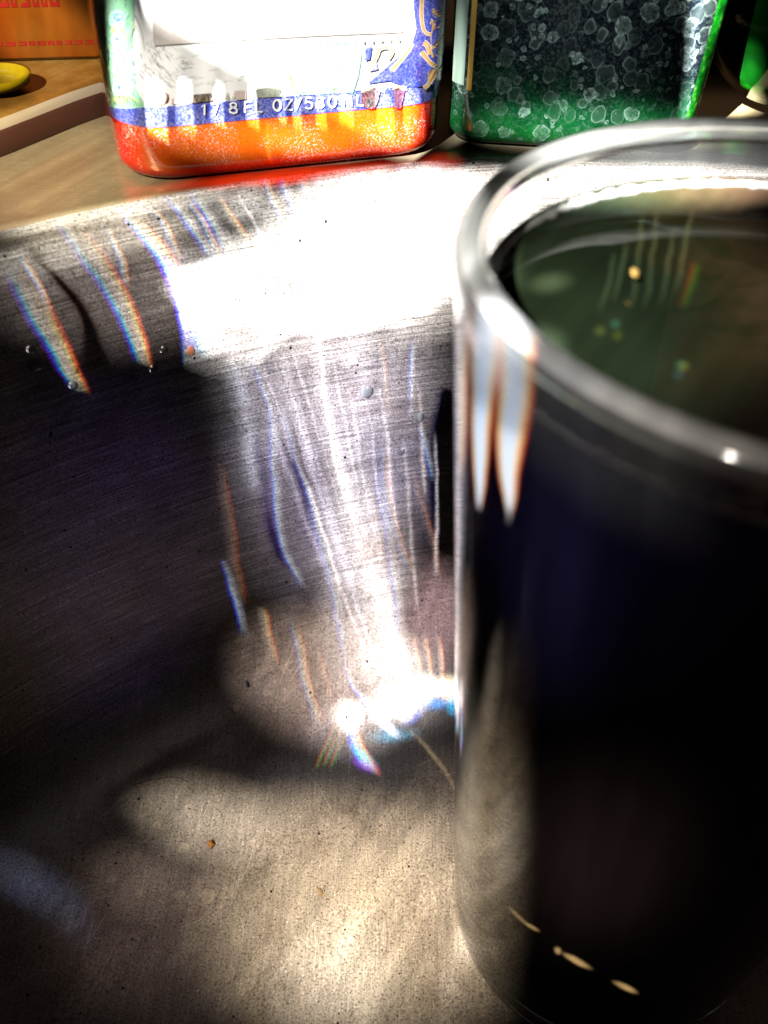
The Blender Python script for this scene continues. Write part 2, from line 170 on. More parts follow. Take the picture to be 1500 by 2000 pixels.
POOLS = [
    ([47.2818, 5.074, 0.7954], [48.4172, -86.7855, 4.9833], 0.7, (2.0, 1.98, 1.9)),
    ([87.2118, 11.5628, 1.5532], [103.1075, -178.0661, 11.9843], 0.1, (1.0, 1.0, 0.95)),
    ([24.1036, 7.622, -1.1221], [53.996, -126.444, 9.1511], 0.5, (2.6, 2.55, 2.4)),
    ([92.1393, 21.7814, -1.1042], [46.6123, -93.1217, 6.5091], 0.5, (2.5, 2.45, 2.3)),
    ([45.1809, 6.3269, 0.3582], [33.0226, -60.8808, 3.9398], 0.55, (2.2, 2.18, 2.1)),
    ([41.3707, 12.6154, -0.1589], [52.2174, -99.0986, 7.0563], 0.5, (1.7, 1.68, 1.6)),
    ([55.6098, 4.0526, 2.6304], [40.4106, -56.5801, 3.5738], 0.3, (0.3, 0.26, 0.24)),
    ([36.6761, 23.1089, 1.1761], [148.5848, -121.5194, 11.7789], 0.1, (0.42, 0.42, 0.35)),
    ([25.9228, 30.7687, 0.1952], [205.3259, -210.027, 19.44], 0.1, (1.3, 1.3, 1.1)),
    ([71.4482, 10.4091, 0.2482], [56.4625, -110.5309, 5.6118], 0.2, (0.9, 0.85, 0.8)),
    ([44.7687, 5.1188, 0.7402], [25.7671, -49.1459, 1.7897], 0.1, (0.9, 0.84, 0.92)),
    ([46.3642, 4.8818, 0.9991], [68.7459, -122.8599, 5.7212], 0.2, (1.1, 1.05, 1.05)),
    ([46.1905, 5.1323, 0.8061], [12.2688, -25.2581, 0.3009], 0.3, (0.34, 0.3, 0.4)),
    ([81.459, 19.3214, 1.1997], [12.2876, -27.8582, -0.2857], 0.05, (1.3, 1.22, 1.22)),
    ([35.463, 18.0983, 0.9616], [18.8051, -44.8209, -1.6122], 0.3, (0.65, 0.5, 0.42)),
    ([76.7893, 30.2457, 0.182], [22.5558, -52.3437, -1.1075], 0.2, (0.5, 0.34, 0.36)),
    ([104.1185, 51.0567, 1.6293], [35.4376, -83.5434, -2.7821], 0, (1.5, 1.5, 1.45)),
    ([47.1173, 27.2156, 0.8238], [25.2799, -59.4997, -2.3718], 0, (0.7, 0.66, 0.66)),
    ([64.8213, 44.5643, 2.1055], [43.5043, -101.9829, -5.0953], 0, (0.5, 0.45, 0.5)),
    ([94.8594, 90.0234, 2.907], [98.404, -133.7214, -6.0619], 0, (5, 5, 4.9)),
    ([256.747, 165.4634, 4.5126], [65.5443, -152.3139, -6.7009], 0, (3, 3, 3)),
    ([187.3274, -27.039, -2.1553], [-95.3499, -365.5321, -15.8583], 0, (2.2, 2.4, 2.6)),
    ([204.4987, -2.1144, -1.8454], [-97.3435, -719.2897, -32.285], 0, (2.5, 3.0, 4)),
    ([183.0417, 11.5528, 0.6761], [-20.1124, -218.1333, -10.3848], 0, (3.0, 2.9, 2.7)),
    ([125.9366, 104.8257, 2.5409], [116.0494, -170.8805, -7.355], 0, (3, 3, 2.9)),
    ([281.2826, 59.232, -1.5574], [20.5473, -372.519, -13.347], 0, (1.8, 1.6, 1.3)),
    ([167.7367, 101.8528, 0.7503], [93.4288, -216.5013, -8.7814], 0, (3.2, 2.8, 2.0)),
    ([180.8807, 144.1554, 2.8215], [247.58, -398.1197, -18.8431], 0, (0, 0.5, 1.6)),
    ([388.9294, 246.5407, 1.8233], [131.5621, -307.2692, -13.7344], 0, (0, 0.9, 1.8)),
    ([160.9905, 291.1268, 10.4491], [427.1551, -273.2086, -16.6369], 0, (0.1, 0.3, 1.6)),
    ([402.049, 595.9429, 29.5369], [175.262, -173.6507, -9.5154], 0, (0.1, 0.1, 1.4)),
    ([187.6443, -4.731, -1.6236], [-67.4616, -570.6841, -29.8947], 0, (0, 0.8, 1.0)),
    ([207.827, 45.9658, 0.6938], [17.6637, -526.5326, -28.9493], 0, (0.35, 0.05, 1.1)),
    ([119.0579, 105.1543, 3.7109], [213.0201, -391.2856, -20.5721], 0, (0.1, 0.7, 1.1)),
    ([42.464, 26.0164, 2.5262], [22.0757, -96.1513, -7.0347], 0, (0.62, 0.53, 0.4)),
    ([20.0725, 16.9421, 0.7629], [15.9525, -35.5573, -3.1459], 0, (1.4, 1.12, 0.74)),
    ([48.4681, 42.3922, 2.2614], [30.2617, -67.337, -6.6297], 0, (0.8, 0.74, 0.6)),
    ([57.8295, 43.1272, 0.6492], [15.1726, -33.7257, -2.7256], 0.2, (0.3, 0.24, 0.18)),
    ([24.6998, 22.3818, 1.4023], [35.45, -79.5683, -5.7732], 0.2, (0.4, 0.32, 0.23)),
    ([22.3663, 24.4484, 2.4287], [20.8908, -46.6509, -4.2143], 0.1, (0.07, 0.05, 0.042)),
    ([50.243, 4.9504, 2.1134], [-28.6089, -186.808, -19.3475], 0, (0.05, 0.06, 0.1)),
    ([82.7871, 0.8523, 2.6107], [149.3226, -251.404, 21.6497], 0.2, (1.3, 1.2, 1.15)),
    ([70.2204, -1.5229, 2.9442], [137.6355, -231.7273, 19.9552], 0.2, (0.5, 0.45, 0.4)),
    ([134.9785, 6.0052, 2.7568], [124.7631, -209.141, 18.3584], 0.1, (0.5, 0.45, 0.4)),
    ([35.9828, -0.5468, 1.4328], [43.5876, -71.6359, 6.8356], 0.5, (0.55, 0.52, 0.48)),
    ([40.4017, 7.625, -0.8839], [23.8144, -68.9275, 6.5252], 0.2, (0.34, 0.34, 0.34)),
    ([39.2899, 8.159, -1.1185], [54.4812, -154.9359, 13.4451], 0.2, (0.5, 0.5, 0.5)),
    ([265.3356, 80.6192, -16.4358], [29.1048, -84.5295, 8.1309], 0.2, (1.2, 1.2, 1.0)),
    ([23.8565, 34.6648, 0.2985], [15.1424, -35.2033, 2.6918], 0.4, (0.7, 0.6, 0.42)),
    ([38.3043, 55.6745, 0.1183], [11.0548, -25.5708, 3.1686], 0.4, (0.55, 0.48, 0.4)),
    ([98.8776, 81.1645, -5.1863], [29.7684, -68.8503, 7.2794], 0.4, (1.1, 0.9, 0.7)),
    ([42.4617, 77.2457, -4.7238], [38.3572, -4.0728, -1.7894], 0.5, (0.3, 0.29, 0.26)),
    ([32.8442, 20.464, -2.5981], [63.9944, -142.376, 7.1151], 0.3, (2.2, 2.2, 2.1)),
    ([43.3284, 25.6493, -3.4929], [56.0722, -125.0143, 5.7732], 0.2, (7, 7, 6.8)),
    ([76.1608, 17.7534, -5.6349], [-7.499, -282.4989, 8.6774], 0.4, (0.35, 0.32, 0.26)),
    ([251.5427, 205.4731, -17.5301], [28.5167, -64.1618, 1.9162], 0.2, (1.6, 1.6, 1.55)),
    ([37.0285, 22.2882, -2.8799], [17.411, -39.6746, 0.9174], 0.5, (0.5, 0.5, 0.46)),
    ([314.8035, -101.7496, -23.788], [-142.9376, -1225.5919, -50.9195], 0.3, (5.3999999999999995, 3.42, 1.3499999999999999)),
    ([559.0533, -108.7622, -40.3226], [195.6151, -1398.6993, -80.0802], 0.3, (8.4, 5.32, 2.1)),
    ([1177.6335, -455.2136, -102.7179], [-522.1523, -616.1071, 4.4185], 0.3, (9.6, 6.08, 2.4)),
    ([325.1949, -40.8592, -25.199], [-13.6982, -937.8039, -46.162], 0.3, (12.0, 7.6, 3.0)),
    ([403.7647, -22.4413, -33.098], [-198.394, -824.2486, -27.221], 0.3, (12.0, 7.6, 3.0)),
    ([88.7135, 14.5292, -5.2433], [15.5224, -40.4728, -0.4108], 0, (0.08, 0.07, 0.24)),
    ([49.0077, 8.5809, -3.1463], [26.5471, -34.2623, -2.842], 0, (0.22, 0.13, 0.12)),
    ([159.6461, 13.0075, -6.8137], [25.4948, -22.5199, -2.1805], 0, (5, 4.4, 3.4)),
    ([418.7286, 33.6028, -16.9345], [3.9589, -32.8588, 0.456], 0, (6, 5.6, 5.6)),
    ([155.9472, 17.1348, -7.5743], [5.3528, -149.3326, 4.468], 0, (9, 9, 9.5)),
    ([1244.824, 801.9634, -93.6837], [420.0503, -959.4543, 15.641], 0, (3.0, 2.4, 0.8999999999999999)),
    ([1241.0572, 776.1846, -94.7896], [412.5633, -941.9807, 16.4213], 0, (1.2, 3.0, 3.5999999999999996)),
    ([1261.9982, 786.1377, -96.5761], [425.6787, -972.6012, 15.0229], 0, (3.0, 2.4, 0.6)),
    ([1349.2319, 738.9691, -109.2911], [462.2896, -1058.1486, 10.9154], 0, (0.6, 3.5999999999999996, 3.0)),
    ([1365.9603, 751.366, -110.4537], [474.3695, -1086.3845, 9.5335], 0, (0.6, 1.7999999999999998, 4.2)),
    ([1354.37, 736.9819, -109.993], [464.6712, -1063.7157, 10.6417], 0, (3.5999999999999996, 3.0, 0.6)),
    ([246.8288, 175.2509, -17.6101], [147.1213, -335.019, 8.3996], 0, (3, 2.8, 2.6)),
    ([60.5193, 3.6916, 2.9011], [9.6637, -19.7501, -0.0725], 0.3, (0.006, 0.002, 0.032)),
    ([38.5924, 6.8431, -2.3423], [7.6641, -29.4001, 0.2202], 0.3, (0.02, 0.01, 0.06)),
    ([24.2691, 24.981, -0.5564], [169.9609, -257.6185, 21.204], 0.1, (1.3, 0.07, 0.015)),
    ([151.5841, 102.3596, -5.488], [96.7258, -208.0754, 16.4434], 0.1, (0.6, 0.04, 0.02)),
    ([132.4016, 42.4484, -8.5577], [52.8771, -143.2584, 14.945], 0.2, (6, 6, 5)),
    ([34.1503, 7.0917, -0.9722], [72.9449, -207.8161, 18.2024], 0.2, (1.0, 1.2, 1.0)),
    ([101.1224, 49.5085, 1.26], [75.7834, -137.1774, 9.7574], 0.1, (0.8, 0.8, 0.75)),
    ([49.2139, 9.6659, 0.8374], [128.9386, -176.111, 12.0817], 0.2, (1.6, 1.6, 1.5)),
    ([230.0011, -21.1986, 14.9109], [46.9052, -76.335, 7.578], 0.2, (1.5, 1.5, 1.4)),
    ([269.1985, 21.4162, 2.4309], [43.6876, -71.0986, 7.0582], 0.2, (1.1, 1.1, 1.1)),
    ([48.3181, 4.8849, 1.084], [66.8625, -116.5027, 6.3709], 0.78, (3, 3, 2.95)),
    ([108.3112, 15.0837, 0.5965], [46.1133, -86.5336, 5.0969], 0.3, (2, 2, 1.95)),
    ([104.7518, 11.9841, 1.6428], [12.7799, -25.9137, 0.4653], 0, (0.55, 0.55, 0.65)),
    ([123.2185, 10.2561, 3.653], [20.5734, -37.9076, 1.027], 0, (0.22, 0.22, 0.28)),
    ([85.1761, 11.1826, 0.7885], [17.6838, -36.1511, 0.8149], 0, (0.25, 0.25, 0.34)),
    ([69.2519, 8.7677, 3.7258], [9.0814, -24.3457, -0.7563], 0.35, (-0.4, -0.4, -0.36)),
    ([256.0399, 51.2278, -6.613], [109.2624, -311.2829, 27.2649], 0.1, (0.5, 0.5, 0.5)),
    ([27.1584, 5.6398, -0.7731], [14.182, -43.0955, 4.9892], 0.3, (0.3, 0.3, 0.3)),
    ([36.3864, -0.6004, 1.4643], [35.967, -55.4942, 6.7072], 0.3, (0.5, 0.5, 0.5)),
    ([37.7419, 41.4674, 4.168], [41.0901, -92.262, -7.5846], 0, (0.12, 0.095, 0.075)),
    ([49.2871, 5.2563, 0.9848], [31.7303, -60.5443, 1.8098], 0, (0.25, 0.25, 0.3)),
]


RAMPS = {
    'rb': [(0, (0, 0, 0)), (.06, (.12, 0, .5)), (.16, (0, .06, 1.2)), (.27, (.1, .9, 1)), (.38, (.9, .9, .9)), (.62, (.8, .75, .7)), (.76, (1, .95, .35)), (.88, (1.2, .15, .05)), (1, (0, 0, 0))],
    'b': [(0, (0, 0, 0)), (.08, (.10, 0, .6)), (.2, (0, .1, 1.2)), (.32, (.4, .9, 1)), (.45, (1, 1, 1)), (.7, (.5, .5, .5)), (1, (0, 0, 0))],
    'r': [(0, (0, 0, 0)), (.4, (.5, .5, .5)), (.62, (1, 1, .7)), (.78, (1.1, .6, .1)), (.9, (.9, .05, .05)), (1, (0, 0, 0))],
    'w': [(0, (0, 0, 0)), (.22, (.25, .25, .25)), (.5, (1, 1, 1)), (.78, (.25, .25, .25)), (1, (0, 0, 0))],
    'n': [(0, (0, 0, 0)), (.03, (1, 1, 1)), (.97, (1, 1, 1)), (1, (0, 0, 0))],
    'c': [(0, (0, 0, 0)), (.012, (.06, 0, .35)), (.028, (0, .03, .9)), (.045, (.1, .7, 1)), (.06, (1, 1, 1)), (.9, (1, 1, 1)), (1, (0, 0, 0))],
    'f': [(0, (0, 0, 0)), (.04, (.5, .02, .05)), (.10, (1, .25, .02)), (.18, (1, .85, .3)), (.28, (.8, .9, 1)), (.68, (.85, .88, .95)), (.80, (1, .8, .3)), (.90, (1, .22, .02)), (.96, (.5, .02, .05)), (1, (0, 0, 0))],
    'x': [(0, (0, 0, 0)), (.25, (1, .1, .05)), (.45, (.6, .5, .1)), (.7, (.05, .6, .1)), (1, (0, 0, 0))],
}
def math_node(N, K, op, a, b=None, c=None):
    n = N.new('ShaderNodeMath'); n.operation = op
    for i, q in enumerate((a, b, c)):
        if q is None: continue
        if isinstance(q, (int, float)): n.inputs[i].default_value = q
        else: K.new(q, n.inputs[i])
    return n.outputs[0]
def blend(N, K, total, b, fac, sub=False, kind=None):
    n = N.new('ShaderNodeMix'); n.data_type = 'RGBA'; n.clamp_factor = False; n.clamp_result = False
    n.blend_type = kind or ('SUBTRACT' if sub else 'ADD')
    K.new(fac, n.inputs[0]); K.new(total, n.inputs[6])
    if isinstance(b, tuple): n.inputs[7].default_value = (*b, 1)
    else: K.new(b, n.inputs[7])
    return n.outputs[2]
def beam_group(items):
    """one node group adding a few pools or bands to the running colour"""
    g = bpy.data.node_groups.new('beam_part', 'ShaderNodeTree'); N = g.nodes; K = g.links
    for nm, ty in (('uv', 'NodeSocketVector'), ('un', 'NodeSocketFloat'), ('vc', 'NodeSocketColor'), ('total', 'NodeSocketColor')):
        g.interface.new_socket(nm, in_out='INPUT', socket_type=ty)
    g.interface.new_socket('total', in_out='OUTPUT', socket_type='NodeSocketColor')
    gi = N.new('NodeGroupInput'); go = N.new('NodeGroupOutput')
    cu, un, cv, total = gi.outputs[0], gi.outputs[1], gi.outputs[2], gi.outputs[3]
    for it in items:
        if len(it) == 4:
            A, B, inner, c = it; ds = []
            for q in (A, B):
                d = N.new('ShaderNodeVectorMath'); d.operation = 'DOT_PRODUCT'
                K.new(cu, d.inputs[0]); d.inputs[1].default_value = q; ds.append(d.outputs['Value'])
            r2 = math_node(N, K, 'SQRT', math_node(N, K, 'ADD', math_node(N, K, 'MULTIPLY', ds[0], ds[0]), math_node(N, K, 'MULTIPLY', ds[1], ds[1])))
            mr = N.new('ShaderNodeMapRange'); mr.interpolation_type = 'SMOOTHSTEP'
            K.new(r2, mr.inputs['Value'])
            mr.inputs['From Min'].default_value = inner; mr.inputs['From Max'].default_value = 1
            mr.inputs['To Min'].default_value = 1; mr.inputs['To Max'].default_value = 0
            total = blend(N, K, total, c, mr.outputs[0])
        else:
            kind, c, rows = it
            cr = N.new('ShaderNodeRGBCurve'); mx = max(r[3] for r in rows) or 1
            mapping = cr.mapping; mapping.extend = 'HORIZONTAL'
            for ch, sc, ix in ((0, 1, 1), (1, 1, 2), (2, mx, 3)):
                cc = mapping.curves[ch]
                pts = [(min(max(r[0], 0), 1), r[ix] / sc) for r in rows]
                while len(cc.points) < len(pts): cc.points.new(.5, .5)
                for p, (a, b) in zip(cc.points, pts): p.location = (a, b); p.handle_type = 'AUTO_CLAMPED'
            mapping.update()
            K.new(cv, cr.inputs['Color'])
            sp = N.new('ShaderNodeSeparateColor'); K.new(cr.outputs[0], sp.inputs[0])
            t = math_node(N, K, 'DIVIDE', math_node(N, K, 'SUBTRACT', un, sp.outputs[0]), math_node(N, K, 'MAXIMUM', sp.outputs[1], .0015))
            rp = N.new('ShaderNodeValToRGB'); cp = rp.color_ramp; st = RAMPS[kind]
            while len(cp.elements) < len(st): cp.elements.new(.5)
            for e, (p, q) in zip(cp.elements, st): e.position = p; e.color = (*[abs(x * y) * mx for x, y in zip(q, c)], 1)
            K.new(t, rp.inputs[0])
            total = blend(N, K, total, rp.outputs[0], sp.outputs[2], sub=min(c) < 0)
    K.new(total, go.inputs[0])
    return g
def build_beam(light, strength):
    light.use_nodes = True
    nt = light.node_tree; N = nt.nodes; K = nt.links
    em = N['Emission']
    tc = N.new('ShaderNodeTexCoord')
    sx = N.new('ShaderNodeSeparateXYZ'); K.new(tc.outputs['Normal'], sx.inputs[0])
    M = lambda *a: math_node(N, K, *a)
    az = M('ABSOLUTE', sx.outputs['Z'])
    u0 = M('DIVIDE', sx.outputs['X'], az); v0 = M('DIVIDE', sx.outputs['Y'], az)
    c0 = N.new('ShaderNodeCombineXYZ'); K.new(u0, c0.inputs[0]); K.new(v0, c0.inputs[1])
    wz = N.new('ShaderNodeTexNoise'); wz.inputs['Scale'].default_value = 80.0; wz.inputs['Detail'].default_value = 3.0
    K.new(c0.outputs[0], wz.inputs['Vector'])
    ws = N.new('ShaderNodeSeparateColor'); K.new(wz.outputs['Color'], ws.inputs[0])
    u = M('ADD', u0, M('MULTIPLY_ADD', ws.outputs[0], WARP, -WARP / 2)); v = M('ADD', v0, M('MULTIPLY_ADD', ws.outputs[1], WARP * 1.6, -WARP * .8))
    vn = M('MULTIPLY', M('SUBTRACT', v, V0), 1 / SPAN)
    un = M('MULTIPLY', M('SUBTRACT', u, U0), 1 / SPAN)
    cv = N.new('ShaderNodeCombineColor')
    for i in range(3): K.new(vn, cv.inputs[i])
    cu = N.new('ShaderNodeCombineXYZ')
    K.new(u, cu.inputs[0]); K.new(v, cu.inputs[1]); cu.inputs[2].default_value = 1
    # slow wobble of the light, as from wavy glass
    mp = N.new('ShaderNodeMapping'); mp.inputs['Scale'].default_value = (300, 26, 1); mp.inputs['Rotation'].default_value = (0, 0, R(12))
    K.new(cu.outputs[0], mp.inputs[0])
    nz = N.new('ShaderNodeTexNoise'); nz.inputs['Scale'].default_value = 1.0; nz.inputs['Detail'].default_value = 3
    K.new(mp.outputs[0], nz.inputs['Vector'])
    wob = M('MULTIPLY_ADD', nz.outputs['Fac'], WOBBLE, 1 - WOBBLE / 2)
    z0 = N.new('ShaderNodeCombineColor'); total = z0.outputs[0]
    def chunk(items, total):
        for i in range(0, len(items), 6):
            gn = N.new('ShaderNodeGroup'); gn.node_tree = beam_group(items[i:i+6])
            K.new(cu.outputs[0], gn.inputs[0]); K.new(un, gn.inputs[1]); K.new(cv.outputs[0], gn.inputs[2]); K.new(total, gn.inputs[3])
            total = gn.outputs[0]
        return total
    total = chunk(POOLS, total)
    bands = chunk(BANDS, z0.outputs[0])
    total = blend(N, K, z0.outputs[0], total, wob, kind='MIX')
    one = N.new('ShaderNodeMath'); one.operation = 'ADD'; one.inputs[0].default_value = 1; one.inputs[1].default_value = 0
    total = blend(N, K, bands, total, one.outputs[0])
    mxn = N.new('ShaderNodeVectorMath'); mxn.operation = 'MAXIMUM'
    K.new(total, mxn.inputs[0]); mxn.inputs[1].default_value = (0, 0, 0)
    K.new(mxn.outputs[0], em.inputs['Color']); em.inputs['Strength'].default_value = strength
WOBBLE = 1.1
WARP = .0018

sun_data = bpy.data.lights.new("sunbeam", 'SPOT')
sun_data.energy = 100.0
sun_data.spot_size = R(44); sun_data.spot_blend = 0.1
sun_data.shadow_soft_size = 0.0002
sun = bpy.data.objects.new("sunbeam", sun_data); col.objects.link(sun)
lp = Vector(LAMP_POS); fz = (Vector(LAMP_AIM) - lp).normalized()
rx = fz.cross(Vector((0, 0, 1))).normalized(); uy = rx.cross(fz)
m = Matrix((rx, uy, -fz)).transposed().to_4x4(); m.translation = lp
sun.matrix_world = m
build_beam(sun_data, 1.55)

def area(name, loc, aim, size, power, colour):
    d = bpy.data.lights.new(name, 'AREA'); d.energy = power; d.color = colour
    d.shape = 'RECTANGLE'; d.size, d.size_y = size
    o = bpy.data.objects.new(name, d); col.objects.link(o)
    v = Vector(aim) - Vector(loc)
    o.rotation_euler = v.to_track_quat('-Z', 'Y').to_euler(); o.location = loc
    return o
area("overhead_fill", (0.05, 0.35, 0.9), (0, 0.1, 0.1), (0.5, 0.25), 0.02, (.92, .85, 1))  # unseen fill lamp, added to give the glass rim something to reflect

# ---------------------------------------------------------------- helpers
def tag(o, label, cat, group=None):
    o['label'] = label; o['category'] = cat
    if group: o['group'] = group
    return o
def empty(name, loc=(0, 0, 0), rz=0):
    o = bpy.data.objects.new(name, None); col.objects.link(o)
    o.location = loc; o.rotation_euler = (0, 0, rz); o.empty_display_size = .01
    return o
def mesh_obj(name, verts, faces, m, parent=None, smooth=True):
    me = bpy.data.meshes.new(name); me.from_pydata([tuple(v) for v in verts], [], faces); me.update()
    bm = bmesh.new(); bm.from_mesh(me); bmesh.ops.recalc_face_normals(bm, faces=bm.faces); bm.to_mesh(me); bm.free()
    for p in me.polygons: p.use_smooth = smooth
    if m: me.materials.append(m)
    o = bpy.data.objects.new(name, me); col.objects.link(o)
    if parent: o.parent = parent
    return o
def lathe(name, prof, m, parent=None, n=96, loc=None):
    V = []; F = []; rings = []
    for r, z in prof:
        if r < 1e-6: rings.append([len(V)]); V.append((0, 0, z))
        else:
            rings.append(list(range(len(V), len(V) + n)))
            V += [(r * math.cos(2 * math.pi * k / n), r * math.sin(2 * math.pi * k / n), z) for k in range(n)]
    for a, b in zip(rings, rings[1:]):
        for k in range(n):
            k2 = (k + 1) % n
            if len(a) == 1 and len(b) > 1: F.append((a[0], b[k2], b[k]))
            elif len(b) == 1 and len(a) > 1: F.append((a[k], a[k2], b[0]))
            elif len(a) > 1: F.append((a[k], a[k2], b[k2], b[k]))
    o = mesh_obj(name, V, F, m, parent)
    if loc: o.location = loc
    return o
def rrect(W, D, r, n=8):
    """rounded rectangle outline, counter-clockwise"""
    P = []
    for cx, cy, a0 in ((W/2-r, -D/2+r, -90), (W/2-r, D/2-r, 0), (-W/2+r, D/2-r, 90), (-W/2+r, -D/2+r, 180)):
        for k in range(n + 1):
            a = R(a0 + 90 * k / n); P.append((cx + r * math.cos(a), cy + r * math.sin(a)))
    return P
def loft(name, sections, m, parent=None, cap=True, n=8):
    """sections: (z, W, D, r)"""
    V = []; F = []; L = None
    for z, W, D, r in sections:
        P = rrect(W, D, r, n); L = len(P); V += [(x, y, z) for x, y in P]
    for s in range(len(sections) - 1):
        for k in range(L):
            k2 = (k + 1) % L; F.append((s*L+k, s*L+k2, (s+1)*L+k2, (s+1)*L+k))
    if cap: F.append(tuple(range(L))[::-1]); F.append(tuple((len(sections)-1)*L + k for k in range(L)))
    return mesh_obj(name, V, F, m, parent)

# ---------------------------------------------------------------- materials
def mat(name):
    m = bpy.data.materials.new(name); m.use_nodes = True
    return m, m.node_tree.nodes, m.node_tree.links, m.node_tree.nodes['Principled BSDF']
def simple(name, c, rough=.4, **kw):
    m, N, K, p = mat(name)
    p.inputs['Base Color'].default_value = (*c, 1); p.inputs['Roughness'].default_value = rough
    for k, v in kw.items(): p.inputs[k].default_value = v
    return m
def nd(N, K, typ, ins=None, **attr):
    n = N.new(typ)
    for k, v in attr.items(): setattr(n, k, v)
    for k, v in (ins or {}).items():
        if isinstance(v, bpy.types.NodeSocket): K.new(v, n.inputs[k])
        else: n.inputs[k].default_value = v
    return n
def ramp(N, K, src, stops):
    n = N.new('ShaderNodeValToRGB'); K.new(src, n.inputs[0])
    e = n.color_ramp.elements
    while len(e) < len(stops): e.new(.5)
    for q, (p, c) in zip(e, stops):
        q.position = p; q.color = (*c, 1) if isinstance(c, tuple) else (c, c, c, 1)
    return n.outputs[0]

def steel(name, kind):
    m, N, K, p = mat(name)
    tc = N.new('ShaderNodeTexCoord')
    src = tc.outputs['UV'] if kind == 'bowl' else tc.outputs['Object']
    def brush(scale, detail=3, rough=.7, rot=0, s=src, off=(0, 0, 0)):
        mp = nd(N, K, 'ShaderNodeMapping', {0: s, 'Scale': scale, 'Rotation': (0, 0, rot), 'Location': off})
        return nd(N, K, 'ShaderNodeTexNoise', {'Vector': mp.outputs[0], 'Scale': 1.0, 'Detail': detail, 'Roughness': rough}).outputs['Fac']
    def mix(a, b, f):
        n = nd(N, K, 'ShaderNodeMix', {0: f}, data_type='FLOAT')
        for i, q in ((2, a), (3, b)):
            if isinstance(q, (int, float)): n.inputs[i].default_value = q
            else: K.new(q, n.inputs[i])
        return n.outputs[0]
    wall = mix(brush((110, 5200, 1), 2), brush((26, 1500, 1), 4, off=(3, 1, 0)), .5)
    if kind == 'bowl':
        obj = tc.outputs['Object']
        fl = mix(brush((4200, 150, 1), 2, rot=R(-10), s=obj), brush((1200, 50, 1), 4, rot=R(-10), s=obj), .5)
        sx = N.new('ShaderNodeSeparateXYZ'); K.new(obj, sx.inputs[0])
        hf = nd(N, K, 'ShaderNodeMapRange', {'Value': sx.outputs['Z'], 'From Min': .003, 'From Max': .026}).outputs[0]
        fl = mix(.5, fl, .42)
        b = mix(fl, wall, hf)
    else:
        b = mix(brush((70, 1500, 1), 3, rot=R(-20)), brush((300, 300, 300), 4), .5)
    # sharper single scratches
    sc = ramp(N, K, b, [(.32, 0.0), (.47, .38), (.58, .62), (.72, 1.0)])
    obj = tc.outputs['Object']
    blot = nd(N, K, 'ShaderNodeTexNoise', {'Vector': obj, 'Scale': 48.0, 'Detail': 6.0, 'Roughness': .65}).outputs['Fac']
    speck = nd(N, K, 'ShaderNodeTexNoise', {'Vector': obj, 'Scale': 2300.0, 'Detail': 2.0}).outputs['Fac']
    # dried drop rings
    vo = nd(N, K, 'ShaderNodeTexVoronoi', {'Vector': obj, 'Scale': 150.0, 'Randomness': 1.0})
    ring = ramp(N, K, vo.outputs['Distance'], [(0, .25), (.17, .2), (.2, 1.0), (.24, 0.0)])
    sep = N.new('ShaderNodeSeparateColor'); K.new(vo.outputs['Color'], sep.inputs[0])
    few = ramp(N, K, sep.outputs[0], [(.80, 0.0), (.83, 1.0)])
    patch = ramp(N, K, nd(N, K, 'ShaderNodeTexNoise', {'Vector': obj, 'Scale': 26.0}).outputs['Fac'], [(.5, 0.0), (.6, 1.0)])
    rg = nd(N, K, 'ShaderNodeMath', {0: ring, 1: few}, operation='MULTIPLY').outputs[0]
    rg = nd(N, K, 'ShaderNodeMath', {0: rg, 1: patch}, operation='MULTIPLY').outputs[0]
    # pits: tiny dark dots
    v2 = nd(N, K, 'ShaderNodeTexVoronoi', {'Vector': obj, 'Scale': 420.0, 'Randomness': 1.0})
    sp2 = N.new('ShaderNodeSeparateColor'); K.new(v2.outputs['Color'], sp2.inputs[0])
    size = nd(N, K, 'ShaderNodeMath', {0: sp2.outputs[1], 1: .16}, operation='MULTIPLY').outputs[0]
    dot = nd(N, K, 'ShaderNodeMath', {0: v2.outputs['Distance'], 1: size}, operation='LESS_THAN').outputs[0]
    dfew = ramp(N, K, sp2.outputs[0], [(.72, 0.0), (.74, 1.0)])
    dot = nd(N, K, 'ShaderNodeMath', {0: dot, 1: dfew}, operation='MULTIPLY').outputs[0]
    base = ramp(N, K, sc, [(0, (.05, .045, .045)), (.5, (.34, .32, .31)), (1, (.92, .90, .87))])
    def cmul(a, b, f=1.0, bt='MULTIPLY'):
        n = nd(N, K, 'ShaderNodeMix', {0: f}, data_type='RGBA', blend_type=bt)
        for i, q in ((6, a), (7, b)):
            if isinstance(q, tuple): n.inputs[i].default_value = (*q, 1)
            else: K.new(q, n.inputs[i])
        return n
    c = cmul(base, ramp(N, K, blot, [(.3, (.55, .50, .47)), (.5, (.95, .94, .93)), (.7, (1.15, 1.14, 1.12))])).outputs[2]
    c = cmul(c, ramp(N, K, speck, [(.34, (.45, .42, .4)), (.46, (1, 1, 1)), (.62, (1.1, 1.1, 1.1)), (.72, (1.9, 1.9, 1.9))])).outputs[2]
    n = cmul(c, (.8, .76, .7)); K.new(nd(N, K, 'ShaderNodeMath', {0: rg, 1: .38}, operation='MULTIPLY').outputs[0], n.inputs[0]); n.blend_type = 'MIX'; c = n.outputs[2]
    n = cmul(c, (.015, .01, .008)); K.new(dot, n.inputs[0]); n.blend_type = 'MIX'; c = n.outputs[2]
    if kind == 'deck':
        c = cmul(cmul((.50, .43, .30), c, .35).outputs[2], (1.25, 1.2, 1.1)).outputs[2]
    K.new(c, p.inputs['Base Color'])
    p.inputs['Metallic'].default_value = .20 if kind == 'bowl' else .5
    p.inputs['Specular IOR Level'].default_value = .3
